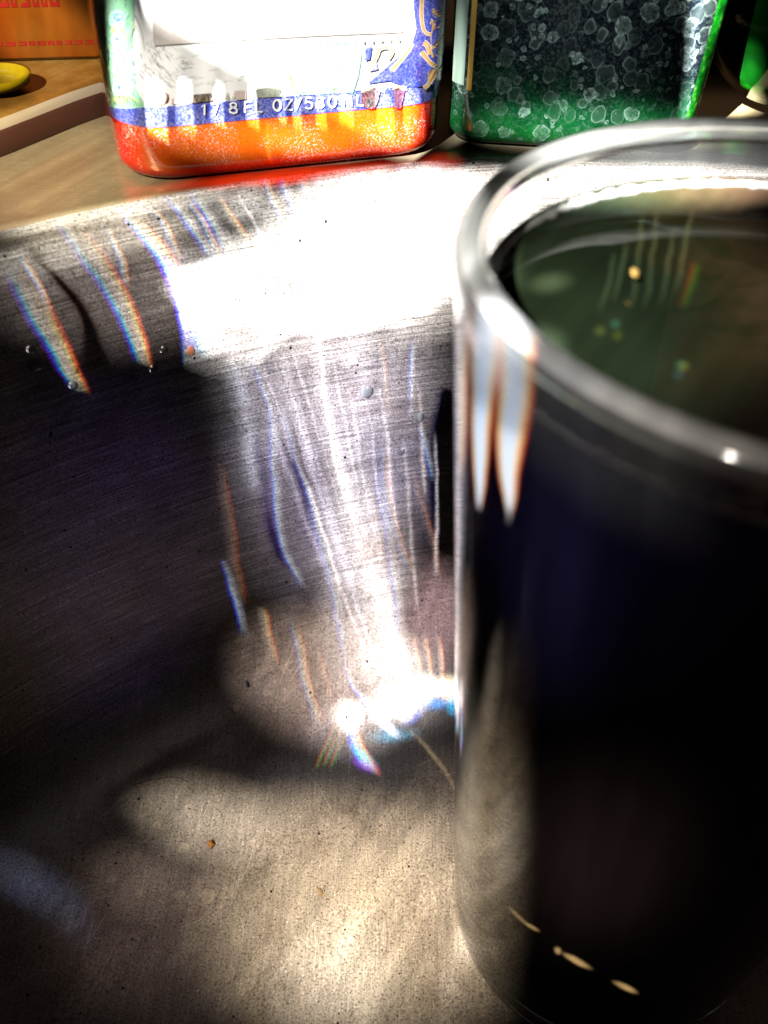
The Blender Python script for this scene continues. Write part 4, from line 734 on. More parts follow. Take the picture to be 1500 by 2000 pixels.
    [(-4.2, 1.19), (-4.2, 1.19), (-4.2, 1.19), (-4.2, 1.19), (-4.2, 1.19), (-4.2, 1.19), (-3.79, 1.19), (-3.57, 1.26), (-3.42, 1.3), (-3.31, 1.33), (-3.2, 1.35), (-3.11, 1.37), (-3.02, 1.38), (-2.94, 1.39), (-2.86, 1.4), (-2.78, 1.4), (-2.71, 1.41), (-2.63, 1.41), (-2.56, 1.41), (-2.48, 1.4), (-2.41, 1.4), (-2.33, 1.39), (-2.26, 1.38), (-2.18, 1.38), (-2.11, 1.37), (-2.03, 1.36), (-1.95, 1.36), (-1.88, 1.35), (-1.8, 1.34), (-1.72, 1.34), (-1.64, 1.33), (-1.56, 1.32), (-1.49, 1.32), (-1.41, 1.31), (-1.33, 1.3), (-1.25, 1.3), (-1.17, 1.29), (-1.09, 1.28), (-1.01, 1.28), (-0.93, 1.27), (-0.85, 1.26), (-0.77, 1.26), (-0.69, 1.25), (-0.61, 1.24), (-0.53, 1.24), (-0.45, 1.23), (-0.36, 1.22), (-0.28, 1.22), (-0.2, 1.21), (-0.12, 1.2), (-0.04, 1.2), (0.04, 1.19), (0.13, 1.18), (0.21, 1.17), (0.29, 1.17), (0.38, 1.16), (0.46, 1.15), (0.55, 1.15), (0.63, 1.14), (0.71, 1.13), (0.8, 1.12), (0.88, 1.12), (0.97, 1.11), (1.05, 1.1), (1.14, 1.1), (1.23, 1.09), (1.31, 1.08), (1.4, 1.07), (1.49, 1.07), (1.57, 1.06), (1.66, 1.05), (1.75, 1.04), (1.83, 1.04), (1.92, 1.03), (2.01, 1.02), (2.1, 1.01), (2.19, 1.01), (2.28, 1.0), (2.37, 0.99), (2.46, 0.98), (2.55, 0.97), (2.64, 0.96), (2.75, 0.94), (2.86, 0.91), (2.88, 0.91), (3.17, 0.91), (3.53, 0.91), (3.55, 0.91), (3.58, 0.91), (3.6, 0.91)],
    [(-4.2, 0.81), (-4.2, 0.81), (-4.2, 0.81), (-4.2, 0.81), (-4.2, 0.81), (-4.2, 0.81), (-4.2, 0.81), (-3.74, 0.81), (-3.54, 0.88), (-3.4, 0.92), (-3.28, 0.95), (-3.18, 0.97), (-3.09, 0.99), (-3.0, 1.0), (-2.92, 1.01), (-2.84, 1.02), (-2.76, 1.02), (-2.68, 1.02), (-2.61, 1.02), (-2.53, 1.02), (-2.46, 1.02), (-2.38, 1.01), (-2.31, 1.0), (-2.23, 1.0), (-2.15, 0.99), (-2.07, 0.98), (-2.0, 0.98), (-1.92, 0.97), (-1.84, 0.96), (-1.76, 0.95), (-1.68, 0.95), (-1.6, 0.94), (-1.52, 0.93), (-1.44, 0.93), (-1.36, 0.92), (-1.28, 0.91), (-1.2, 0.9), (-1.12, 0.9), (-1.04, 0.89), (-0.96, 0.88), (-0.88, 0.87), (-0.8, 0.87), (-0.71, 0.86), (-0.63, 0.85), (-0.55, 0.84), (-0.47, 0.84), (-0.39, 0.83), (-0.3, 0.82), (-0.22, 0.81), (-0.14, 0.81), (-0.05, 0.8), (0.03, 0.79), (0.12, 0.78), (0.2, 0.78), (0.28, 0.77), (0.37, 0.76), (0.45, 0.75), (0.54, 0.74), (0.62, 0.74), (0.71, 0.73), (0.8, 0.72), (0.88, 0.71), (0.97, 0.7), (1.05, 0.7), (1.14, 0.69), (1.23, 0.68), (1.32, 0.67), (1.4, 0.67), (1.49, 0.66), (1.58, 0.65), (1.67, 0.64), (1.76, 0.63), (1.85, 0.62), (1.94, 0.62), (2.02, 0.61), (2.12, 0.6), (2.21, 0.59), (2.3, 0.58), (2.39, 0.57), (2.48, 0.56), (2.57, 0.55), (2.67, 0.54), (2.78, 0.51), (2.9, 0.48), (3.04, 0.44), (3.24, 0.38), (3.51, 0.38), (3.58, 0.38), (3.65, 0.38), (3.67, 0.3)],
]

def inv(x, y):
    """artwork coordinates to (distance round the bottle, height) in cm"""
    fx = min(max((x-168)/8, 0), len(ART_ROWS[0])-1.001); fy = min(max((y+60)/40, 0), len(ART_ROWS)-1.001)
    i, j = int(fx), int(fy); fx -= i; fy -= j
    return tuple((ART_ROWS[j][i][k]*(1-fx)+ART_ROWS[j][i+1][k]*fx)*(1-fy)+(ART_ROWS[j+1][i][k]*(1-fx)+ART_ROWS[j+1][i+1][k]*fx)*fy for k in (0, 1))
# label art in picture coordinates -> label coordinates ; layers: list of (part, color, kind, pts)
import random, math
random.seed(5)
ART=[]  # (part, rgb, polygon[(p,z)..])
lay=0
def poly(part,col,pts): ART.append((part,col,[inv(*q) for q in pts]))
def stroke(part,col,pts,w,w2=None):
    n=len(pts); L=[];R=[]
    for i,(x,y) in enumerate(pts):
        a=pts[max(i-1,0)];b=pts[min(i+1,n-1)]
        dx,dy=b[0]-a[0],b[1]-a[1];l=math.hypot(dx,dy) or 1
        ww=w+((w2 if w2 is not None else w)-w)*i/(n-1)
        nx,ny=-dy/l*ww/2,dx/l*ww/2
        L.append((x+nx,y+ny));R.append((x-nx,y-ny))
    ART.append((part,col,'S',[inv(*q) for q in L],[inv(*q) for q in R]))
def ell(part,col,x,y,rx,ry,rot=0,n=14):
    c,s=math.cos(math.radians(rot)),math.sin(math.radians(rot))
    poly(part,col,[(x+rx*math.cos(t)*c-ry*math.sin(t)*s,y+rx*math.cos(t)*s+ry*math.sin(t)*c) for t in [2*math.pi*k/n for k in range(n)]])
def smooth(pts,k=4):
    out=[]
    for i in range(len(pts)-1):
        p0=pts[max(i-1,0)];p1=pts[i];p2=pts[i+1];p3=pts[min(i+2,len(pts)-1)]
        for j in range(k):
            t=j/k
            out.append(tuple(.5*((2*p1[a])+(-p0[a]+p2[a])*t+(2*p0[a]-5*p1[a]+4*p2[a]-p3[a])*t*t+(-p0[a]+3*p1[a]-3*p2[a]+p3[a])*t**3) for a in (0,1)))
    out.append(pts[-1]);return out
F='peacock_feather_print'
GRN=(.16,.5,.22);LG=(.38,.75,.5);YEL=(.62,.68,.18);AQ=(.42,.78,.68);DK=(.004,.018,.008);MG=(.03,.25,.07)
# base green of the feather side
poly(F,(.22,.56,.32),[(174,-60),(262,-60),(262,30),(258,110),(262,170),(285,212),(215,212),(200,208),(188,110)])
for k in range(150):
    y=random.uniform(-50,205);x=random.uniform(178+ (y>0)*y*.12,262)
    a=random.uniform(-.4,.9); l=random.uniform(8,22)
    stroke(F,random.choice([GRN,LG,YEL,AQ,LG,(.3,.62,.25),MG]),[(x,y),(x+l*.25*math.sin(a*3),y+l*.5),(x+l*math.sin(a),min(y+l,209))],random.uniform(1.2,3),.4)
# dark gaps on the turned side
for (a,b,c) in [((176,20),(184,80),(190,120)),((178,95),(192,125),(203,150)),((183,110),(196,150),(206,190)),((190,115),(203,138),(207,135)),((196,150),(205,180),(216,208)),((203,160),(212,185),(226,206)),((206,120),(212,150),(214,160)),((212,150),(215,170),(222,195)),((186,150),(196,190),(203,208)),((202,60),(206,75),(209,95)),((209,96),(213,110),(212,130))]:
    stroke(F,DK,smooth([a,b,c]),random.uniform(4,7),1.5)
for (a,b,c) in [((181,100),(193,128),(204,155)),((186,130),(198,165),(212,205)),((193,120),(203,150),(206,158)),((205,165),(216,185),(236,208)),((190,160),(200,185),(206,206)),((207,128),(209,150),(213,175))]:
    stroke(F,(.12,.5,.2),smooth([a,b,c]),2.2,1); stroke(F,YEL,smooth([(a[0]+2,a[1]+3),(b[0]+3,b[1]),(c[0]+2,c[1])]),1,.5)
# pale striped leaf
poly(F,(.45,.72,.66),[(184,92),(198,75),(206,95),(207,110),(204,128),(192,108)])
for k in range(4): stroke(F,(.25,.5,.45),smooth([(188+k*4,92-k*4),(193+k*4,104),(202+k*1.2,122)]),.9)
stroke(F,MG,smooth([(198,75),(207,92),(209,112),(205,130)]),2)
def eye(x,y,r,rot,ratio=1.25):
    poly(F,AQ,[(x+r*1.9*math.cos(t)+ (0),y+4+r*2.15*ratio*math.sin(t)) for t in [2*math.pi*k/18 for k in range(18)]])
    ell(F,YEL,x,y+r*2.7,r*1.3,r*1.3)
    ell(F,LG,x,y+3,r*1.7,r*2.0*ratio*.8)
    ell(F,(.12,.5,.45),x,y+1.5,r*1.35,r*1.35*ratio,rot)
    ell(F,(.6,.85,.82),x,y+1.2,r*1.22,r*1.22*ratio,rot)
    ell(F,(.05,.32,.62),x+r*.2,y,r*.95,r*.95*ratio,rot)
    ell(F,(.01,.03,.42),x-r*.1,y,r*.7,r*.8*ratio,rot)
    ell(F,(.8,.9,.9),x+r*.45,y-r*.3,r*.2,r*.5,rot)
    for k in range(9):
        a=math.radians(20+k*17.5)
        stroke(F,random.choice([MG,DK,(.1,.35,.1)]),[(x+r*2*math.cos(a),y+3+r*2*math.sin(a)),(x+r*2.9*math.cos(a+.12),y+4+r*2.6*math.sin(a+.12))],1.1,.4)
eye(184,43,8,-15,1.35);eye(230,37,9,15,1.0);eye(230,77,6.5,10,1.1);eye(232,138,5.5,0,.95);eye(237,173,8.5,0,.85)
for k in range(16):
    x=216+k*3.6
    stroke(F,random.choice([DK,MG,YEL,DK]),smooth([(240+(x-243)*.35,190),(x+(x-243)*.05,200),(x+(x-243)*.25,210)]),1.6,.6)
for pts in [[(252,32),(240,50),(228,60)],[(262,55),(252,90),(238,130)],[(254,136),(248,155),(242,165)],[(264,140),(262,180),(257,207)],[(258,120),(264,160),(260,190)]]:
    stroke(F,(.25,.42,.36),smooth(pts),1.3,.5)
# grey fine feather drawing on the front
H='fine_line_print'
for k in range(60):
    x=random.gauss(300,22);y=random.uniform(75,190)
    stroke(H,random.choice([(.3,.32,.32),(.45,.46,.45),(.4,.42,.38)]),smooth([(x,y),(x+random.uniform(-3,6),y+5),(x+random.uniform(2,14),y+random.uniform(8,14))]),random.uniform(.7,1.8),.4)
for k in range(26):
    x=random.uniform(330,480);y=random.uniform(105,180)
    stroke(H,(.5,.5,.48),smooth([(x,y),(x+9,y-3),(x+20,y-random.uniform(2,7))]),.8,.4)
for pts in [[(262,130),(285,150),(306,180)],[(268,142),(280,156),(298,172)],[(240,60),(256,90),(262,120)],[(262,30),(274,60),(282,100)]]:
    stroke(H,(.35,.37,.36),smooth(pts),1.2,.6)
# grey panel, letters on it
P='grey_panel_print'
poly(P,(.42,.37,.33),[(292,-60),(786,-75),(786,66),(700,70),(620,73.5),(540,78),(460,82),(380,87),(301,92)])
L='letter_print'
GL={'H':[[(0,0),(0,1)],[(1,0),(1,1)],[(0,.5),(1,.5)]],'A':[[(0,0),(.5,1),(1,0)],[(.2,.35),(.8,.35)]],'N':[[(0,0),(0,1),(1,0),(1,1)]],
'D':[[(0,0),(0,1),(.5,1),(.9,.8),(1,.5),(.9,.2),(.5,0),(0,0)]],'S':[[(.95,.85),(.6,1),(.2,.95),(.08,.75),(.3,.57),(.7,.45),(.95,.25),(.8,.04),(.4,0),(.05,.15)]],
'O':[[(.5+.5*math.sin(t),.5+.5*math.cos(t)) for t in [2*math.pi*k/12 for k in range(13)]]],'P':[[(0,0),(0,1),(.7,1),(.95,.85),(.95,.62),(.7,.47),(0,.47)]],
'1':[[(.2,.8),(.55,1),(.55,0)]],'7':[[(0,1),(.95,1),(.4,0)]],'8':[[(.5,.54),(.15,.65),(.12,.87),(.5,1),(.88,.87),(.85,.65),(.5,.54),(.05,.4),(.05,.12),(.5,0),(.95,.12),(.95,.4),(.5,.54)]],
'.':[[(.4,0),(.5,.06)]],'F':[[(0,0),(0,1),(.85,1)],[(0,.52),(.7,.52)]],'L':[[(0,1),(0,0),(.8,0)]],'Z':[[(0,1),(.95,1),(0,0),(1,0)]],'/':[[(.1,-.05),(.8,1.1)]],
'5':[[(.85,1),(.2,1),(.12,.55),(.5,.63),(.9,.5),(.95,.25),(.75,.03),(.35,0),(.05,.15)]],'3':[[(.1,.88),(.5,1),(.88,.85),(.8,.6),(.4,.53),(.85,.45),(.95,.2),(.6,0),(.2,.02),(.02,.18)]],'0':[[(.5+.48*math.sin(t),.5+.5*math.cos(t)) for t in [2*math.pi*k/12 for k in range(13)]]],'M':[[(0,0),(.05,1),(.5,.2),(.95,1),(1,0)]]}
def write(txt,xs,ybase,slope,h,w,sw,col=(.9,.9,.88)):
    for ch,x in zip(txt,xs):
        for s in GL[ch]:
            pts=[(x+a*w*(.2 if ch=='.' else 1),ybase+slope*(x-xs[0])-b*h) for a,b in s]
            stroke(L,col,pts,sw)
write('HANDSOAP',[572,596,620,644,678,700,722,742],42,-.028,26,17,4)
# leaf and berry motifs at the foot of the picture
M='flower_motif_print'
for (x,y,r) in ((310,193,18),):
    ell(M,(.45,.18,.08),x,y,r,r*.88); ell(M,(.93,.88,.82),x-1,y-2,r*.9,r*.8)
poly(M,(.55,.4,.33),[(336,195),(378,192),(384,203),(334,206)])
ell(M,(.9,.8,.7),362,198,14,9)
poly(M,(.05,.02,.01),[(376,188),(412,185),(414,200),(384,203)])
for k in range(30):
    x=random.uniform(374,475);stroke(M,random.choice([(.02,.015,.005),(.12,.09,.02),(.3,.26,.1)]),[(x,201-(x-374)*.05),(x+random.uniform(-6,6),186-(x-374)*.03)],1.6,.4)
poly(M,(.5,.4,.34),[(458,180),(481,179),(481,196),(460,198)])
poly(M,(.22,.25,.18),[(498,178),(520,174),(545,174),(550,191),(500,194)])
for k in range(26):
    x=random.uniform(498,548);stroke(M,random.choice([(.3,.33,.26),(.15,.17,.1)]),[(x,192),(x+random.uniform(-5,5),177)],1.4,.5)
stroke(M,(.35,.4,.06),smooth([(563,146),(570,165),(577,190)]),6,3)
G='green_leaf_print'
poly(G,(.3,.62,.48),[(600,92),(625,86),(700,84),(706,110),(700,150),(690,182),(590,188),(585,150),(592,110)])
for k in range(90):
    x=random.uniform(585,700);y=random.uniform(95,184)
    stroke(G,random.choice([(.1,.4,.25),(.2,.55,.4),(.45,.75,.6),(.08,.25,.5),(.5,.7,.5)]),[(x,y),(x+random.uniform(-8,8),y+random.uniform(3,9))],random.uniform(1,3),.5)
for k in range(34):
    x=random.uniform(578,680); stroke(G,random.choice([(.01,.14,.04),(.02,.2,.06),(.1,.12,.04)]),[(x,187-(x-578)*.06),(x+random.uniform(-7,9),173)],2.4,.8)
stroke(G,(.9,.7,.3),[(658,184),(666,177)],4,3)
for k in range(11):
    x=606+k*17.2; ell(G,(.2,.25,.22),x,90-k*.9,3.6,4.6); stroke(G,(.35,.4,.37),[(x+1,94-k),(x+5,101-k)],2,.6)
B='blue_ground_print'
poly(B,(.012,.035,.5),[(880,-60),(818,-60),(806,10),(812,60),(800,100),(770,120),(735,150),(716,166),(760,160),(790,172),(868,172)])
for k in range(60):
    x=random.uniform(810,866);y=random.uniform(-40,170)
    stroke(B,random.choice([(.02,.08,.75),(.12,.03,.55),(.01,.01,.3),(.05,.12,.7)]),[(x,y),(x-random.uniform(2,6),y+random.uniform(6,14))],random.uniform(2,5),1)
poly(B,(.03,.06,.5),[(712,98),(726,92),(722,118),(712,122)])
poly(B,(.2,.18,.55),[(720,142),(734,122),(738,138)])
S='gold_scroll_print'
def gold(pts,w,w2=None):
    pts=smooth(pts); stroke(S,(.85,.8,.7),pts,w+3,(w2 or w)+2); stroke(S,(.5,.24,.04),pts,w,w2 or w); stroke(S,(.75,.45,.12),[(x-.8,y) for x,y in pts],w*.4,(w2 or w)*.4)
gold([(826,-30),(822,20),(826,60),(842,70),(855,60),(856,48),(846,42),(840,50)],5,4)
gold([(858,20),(861,40),(868,52)],5,3)
gold([(826,86),(834,92),(838,110)],9,7); gold([(843,75),(845,95),(848,115)],5)
gold([(868,78),(862,84),(858,95)],4);gold([(846,96),(856,96),(862,90)],5,2);gold([(862,102),(860,112),(866,120)],6,3)
gold([(822,104),(834,118),(850,132),(860,148),(862,166)],8,3)
gold([(868,128),(862,136),(858,140)],5);gold([(848,138),(842,155),(836,166),(826,175)],9,6)
gold([(720,140),(735,112),(742,98),(760,96),(766,106),(758,118)],5,3)
gold([(764,140),(790,110),(806,88)],8,3)
poly(M,(.06,.004,.02),[(706,182),(730,172),(742,180),(738,198),(730,214),(712,212),(704,200)])
ell(M,(.1,.01,.02),722,200,14,15); ell(M,(.02,.005,.008),722,203,8,9)
poly(M,(.16,.01,.09),[(768,178),(790,176),(786,196),(782,214),(772,214)])
for a in ([(704,183),(712,170),(731,170),(722,178)],[(731,170),(750,176),(751,184),(740,180)],[(765,178),(772,168),(778,174)],[(774,168),(792,172),(794,179),(782,178)]):
    poly(M,(.8,.6,.25),a); 
ART_BAND=1
write('178FLOZ/530ML',[391,412,448,478,500,533,556,576,595,617,641,671,697],227,-.062,21,15,3.2)
write('.',[436],226,0,21,15,3)
def build_art():
    parts = {}
    for idx, a in enumerate(ART):
        V, F, C = parts.setdefault(a[0], ([], [], []))
        off = .00024 + idx * 4e-7
        c = a[1]; base = len(V)
        if a[2] == 'S':
            L_, R_ = a[3], a[4]
            for l, r in zip(L_, R_): V += [lab_surf(l[0]/100, l[1]/100, off), lab_surf(r[0]/100, r[1]/100, off)]
            for k in range(len(L_)-1): F.append((base+2*k, base+2*k+1, base+2*k+3, base+2*k+2)); C.append(c)
        else:
            P = a[2]
            # split wide polygons so that they follow the curve: fan from dense triangulation
            bm = bmesh.new(); vs = [bm.verts.new((q[0], q[1], 0)) for q in P]
            try: bm.faces.new(vs)
            except Exception: bm.free(); continue
            bmesh.ops.triangulate(bm, faces=bm.faces[:])
            if max(q[0] for q in P) - min(q[0] for q in P) > .25:
                x = -4.2
                while x < 4.2:
                    g = bm.verts[:] + bm.edges[:] + bm.faces[:]
                    bmesh.ops.bisect_plane(bm, geom=g, plane_co=(x, 0, 0), plane_no=(1, 0, 0)); x += .12 if abs(x) > 2.2 else .6
            bm.verts.index_update()
            V += [lab_surf(v.co.x/100, v.co.y/100, off) for v in bm.verts]
            for f in bm.faces: F.append(tuple(base + v.index for v in f.verts)); C.append(c)
            bm.free()
    for name, (V, F, C) in parts.items():
        me = bpy.data.meshes.new(name); me.from_pydata(V, [], F); me.update()
        ca = me.color_attributes.new('Col', 'FLOAT_COLOR', 'CORNER')
        for p in me.polygons:
            for li in p.loop_indices: ca.data[li].color = (*C[p.index], 1)
        me.materials.append(INK)
        o = bpy.data.objects.new(name, me); col.objects.link(o); o.parent = ob
build_art()
PUMP = simple('white_plastic', (.8, .8, .78), .3)
lathe('pump_collar', [(0, .150), (.0145, .150), (.0145, .166), (.010, .168), (.005, .169), (.005, .186), (0, .187)], PUMP, ob, 40)

# ---------------------------------------------------------------- green bottle
m, N, K, p = mat('green_bottle_plastic')
tc = N.new('ShaderNodeTexCoord'); obj = tc.outputs['Object']
sx = N.new('ShaderNodeSeparateXYZ'); K.new(obj, sx.inputs[0])
zz = nd(N, K, 'ShaderNodeMapRange', {'Value': sx.outputs['Z'], 'From Min': 0.0, 'From Max': .03}).outputs[0]
wb = nd(N, K, 'ShaderNodeTexNoise', {'Vector': obj, 'Scale': 110.0, 'Detail': 5.0, 'Roughness': .7})
zc = nd(N, K, 'ShaderNodeMath', {0: wb.outputs['Fac'], 1: .7, 2: zz}, operation='MULTIPLY_ADD').outputs[0]
body = ramp(N, K, zc, [(.30, (.003, .09, .012)), (.58, (.002, .045, .012)), (.85, (.002, .009, .006)), (1.2 if False else 1.0, (.003, .005, .008))])  # greener towards the base: glow of transmitted light put into the colour
# dried water marks
warp = nd(N, K, 'ShaderNodeVectorMath', {0: obj, 1: nd(N, K, 'ShaderNodeVectorMath', {0: nd(N, K, 'ShaderNodeTexNoise', {'Vector': obj, 'Scale': 420.0, 'Detail': 4.0}).outputs['Color'], 'Scale': .0016}, operation='SCALE').outputs[0]}, operation='ADD').outputs[0]
v1 = nd(N, K, 'ShaderNodeTexVoronoi', {'Vector': warp, 'Scale': 230.0, 'Randomness': 1.0})
s1 = N.new('ShaderNodeSeparateColor'); K.new(v1.outputs['Color'], s1.inputs[0])
spot = ramp(N, K, v1.outputs['Distance'], [(0, .16), (.20, .18), (.34, .30), (.40, .62), (.44, 0.0)])
spot = nd(N, K, 'ShaderNodeMath', {0: spot, 1: ramp(N, K, s1.outputs[0], [(.5, 0.0), (.75, 1.0)])}, operation='MULTIPLY').outputs[0]
v3 = nd(N, K, 'ShaderNodeTexVoronoi', {'Vector': warp, 'Scale': 620.0, 'Randomness': 1.0})
s3 = N.new('ShaderNodeSeparateColor'); K.new(v3.outputs['Color'], s3.inputs[0])
sp3 = nd(N, K, 'ShaderNodeMath', {0: ramp(N, K, v3.outputs['Distance'], [(0, .35), (.26, .25), (.36, .6), (.42, 0.0)]), 1: ramp(N, K, s3.outputs[0], [(.72, 0.0), (.9, 1.0)])}, operation='MULTIPLY').outputs[0]
fine = nd(N, K, 'ShaderNodeTexNoise', {'Vector': warp, 'Scale': 1500.0, 'Detail': 5.0, 'Roughness': .8}).outputs['Fac']
fg = ramp(N, K, fine, [(.5, 0.0), (.66, .5), (.72, 1.0)])
spot = nd(N, K, 'ShaderNodeMath', {0: spot, 1: ramp(N, K, fine, [(.40, .08), (.58, 1.0)])}, operation='MULTIPLY').outputs[0]
sp3 = nd(N, K, 'ShaderNodeMath', {0: sp3, 1: ramp(N, K, fine, [(.38, .1), (.6, 1.0)])}, operation='MULTIPLY').outputs[0]
# big faint overlapping marks
v4 = nd(N, K, 'ShaderNodeTexVoronoi', {'Vector': nd(N, K, 'ShaderNodeMapping', {0: warp, 'Scale': (1, 1, .8), 'Location': (.3, .1, .7)}).outputs[0], 'Scale': 330.0, 'Randomness': 1.0})
sp4 = nd(N, K, 'ShaderNodeMath', {0: ramp(N, K, v4.outputs['Distance'], [(.38, .05), (.46, .28), (.5, .0)]), 1: ramp(N, K, wb.outputs['Fac'], [(.45, .2), (.6, 1.0)])}, operation='MULTIPLY').outputs[0]
spot = nd(N, K, 'ShaderNodeMath', {0: spot, 1: sp4}, operation='MAXIMUM').outputs[0]
mk = nd(N, K, 'ShaderNodeMath', {0: spot, 1: sp3}, operation='MAXIMUM').outputs[0]
mk = nd(N, K, 'ShaderNodeMath', {0: mk, 1: nd(N, K, 'ShaderNodeMath', {0: fg, 1: .22}, operation='MULTIPLY').outputs[0]}, operation='MAXIMUM').outputs[0]
mx = nd(N, K, 'ShaderNodeMix', {0: mk, 6: body, 7: (.30, .42, .38, 1)}, data_type='RGBA')
K.new(mx.outputs[2], p.inputs['Base Color']); p.inputs['Roughness'].default_value = .25
K.new(nd(N, K, 'ShaderNodeMapRange', {'Value': mk, 'To Min': .08, 'To Max': .6}).outputs[0], p.inputs['Roughness'])
GREEN = m
GBA = R(-3)
t = Vector((math.cos(GBA), math.sin(GBA), 0)); b = Vector((-math.sin(GBA), math.cos(GBA), 0))
GW, GD, GRR = .0525, .046, .006
org = Vector((-.015, .111, .1253)) + t*(.0065) + b*(GD/2)
gb = empty('soap_bottle', org, GBA)
tag(gb, 'dark green bottle covered in dried water spots behind the glass', 'bottle')
sec = []
for k in range(6):
    a = R(90*k/5); ins = .0035*(1-math.sin(a)); sec.append((.0035*(1-math.cos(a)), GW-2*ins, GD-2*ins, GRR-.3*ins))
sec += [(z, GW+ z*.05, GD+z*.05, GRR) for z in (.02, .05, .09, .13, .16)]
sec += [(.17, .054, .050, .012), (.178, .036, .034, .014), (.183, .026, .026, .0129), (.195, .025, .025, .0124)]
loft('bottle_body', sec, GREEN, gb)
GLOW = simple('bright_green_plastic', (.01, .26, .015), .3)
GOLD = simple('gold_stripe', (.75, .48, .1), .35, Metallic=.4)
PALE = simple('pale_strip', (.22, .30, .24), .5)
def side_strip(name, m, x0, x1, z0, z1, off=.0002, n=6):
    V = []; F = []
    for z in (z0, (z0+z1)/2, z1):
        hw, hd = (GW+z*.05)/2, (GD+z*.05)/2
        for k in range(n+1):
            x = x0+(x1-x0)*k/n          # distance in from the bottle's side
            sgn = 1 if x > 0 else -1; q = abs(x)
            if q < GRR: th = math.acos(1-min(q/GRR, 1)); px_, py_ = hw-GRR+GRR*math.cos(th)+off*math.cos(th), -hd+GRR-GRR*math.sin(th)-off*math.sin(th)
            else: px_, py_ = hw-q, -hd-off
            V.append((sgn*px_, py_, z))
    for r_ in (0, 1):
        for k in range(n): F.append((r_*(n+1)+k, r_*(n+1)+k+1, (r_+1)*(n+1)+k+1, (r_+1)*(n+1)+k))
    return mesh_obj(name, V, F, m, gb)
side_strip('pale_side_strip', PALE, -.0006, -.0030, .0125, .12)  # narrow pale strip near the bottle's left edge, gold line beside it
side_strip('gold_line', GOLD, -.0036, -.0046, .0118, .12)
m, N, K, p = mat('painted_refraction')
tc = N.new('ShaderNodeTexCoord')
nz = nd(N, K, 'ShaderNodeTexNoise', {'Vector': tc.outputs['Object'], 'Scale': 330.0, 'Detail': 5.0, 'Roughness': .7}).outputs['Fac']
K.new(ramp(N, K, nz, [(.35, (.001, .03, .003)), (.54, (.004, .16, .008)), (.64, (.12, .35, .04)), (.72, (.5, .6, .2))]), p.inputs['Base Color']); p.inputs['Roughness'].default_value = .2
side_strip('refraction_strip', m, .0004, .0030, .004, .16)  # bright refraction at the right edge, painted as a green strip
lathe('bottle_cap', [(0, .19), (.0145, .19), (.0145, .21), (.012, .212), (0, .212)], simple('black_plastic', (.01, .01, .012), .3), gb, 40)

# ---------------------------------------------------------------- things behind
# amber bottle with red print, far left
m, N, K, p = mat('amber_plastic')
tc = N.new('ShaderNodeTexCoord')
nz = nd(N, K, 'ShaderNodeTexNoise', {'Vector': tc.outputs['Object'], 'Scale': 35.0, 'Detail': 5.0}).outputs['Fac']
K.new(ramp(N, K, nz, [(.3, (.12, .02, .003)), (.55, (.42, .09, .005)), (.75, (.55, .2, .02))]), p.inputs['Base Color']); p.inputs['Roughness'].default_value = .25
AMBER = m
RED = simple('red_print', (.42, .012, .006), .5)
A0 = Vector((-0.13037, 0.13126, 0.13100))
AA = R(12)
ab = empty('amber_bottle', (A0.x - .008, A0.y + .022, .1314), AA)
tag(ab, 'orange plastic container with rows of red print at the far left', 'container')
sec = [(0, .058, .034, .008), (.001, .060, .036, .009), (.03, .060, .036, .009), (.10, .060, .036, .009), (.108, .05, .03, .012), (.112, .03, .026, .0125), (.125, .028, .026, .0125)]
loft('container_body', sec, AMBER, ab)
random.seed(11)
def red_row(z, h, x0, x1):
    V = []; F = []; x = x0
    while x < x1:
        w = random.uniform(.0012, .0024); b0 = len(V); y = -.0181
        V += [(x, y, z), (x+w, y, z), (x+w, y, z+h), (x, y, z+h), (x+w*.3, y, z+h*.3), (x+w*.7, y, z+h*.3), (x+w*.7, y, z+h*.7), (x+w*.3, y, z+h*.7)]
        F += [(b0, b0+1, b0+5, b0+4), (b0+1, b0+2, b0+6, b0+5), (b0+2, b0+3, b0+7, b0+6)] + ([(b0+3, b0, b0+4, b0+7)] if random.random() < .6 else [])
        x += w + .0005
    return mesh_obj('print_row', V, F, RED, ab, False)
for z, h, x0, x1 in ((.0035, .0009, -.02, .016), (.0075, .0022, -.02, -.004), (.0075, .0018, -.028, -.022), (.0115, .003, -.006, .010), (.0125, .002, -.022, -.008), (.0185, .0022, -.01, .018), (.0235, .0028, -.008, .012), (.029, .0028, -.02, .018), (.035, .0028, -.02, .018)):
    red_row(z, h, x0, x1)
# yellow curved thing in front of it
YEL_ = simple('yellow_plastic', (.5, .36, .005), .3)
Y0 = Vector((-0.13134, 0.11765, 0.13100))
yr = empty('yellow_dish', (Y0.x - .002, Y0.y, .1314), 0); yr.scale = (.85, .85, .8)
tag(yr, 'bright yellow plastic dish edge at the left border behind the sink', 'dish')
lathe('dish_wall', [(0, .0004), (.006, .0004), (.0084, .0018), (.0090, .0040), (.0078, .0040), (.0072, .0022), (.0056, .0012), (0, .0012)], YEL_, yr, 48)
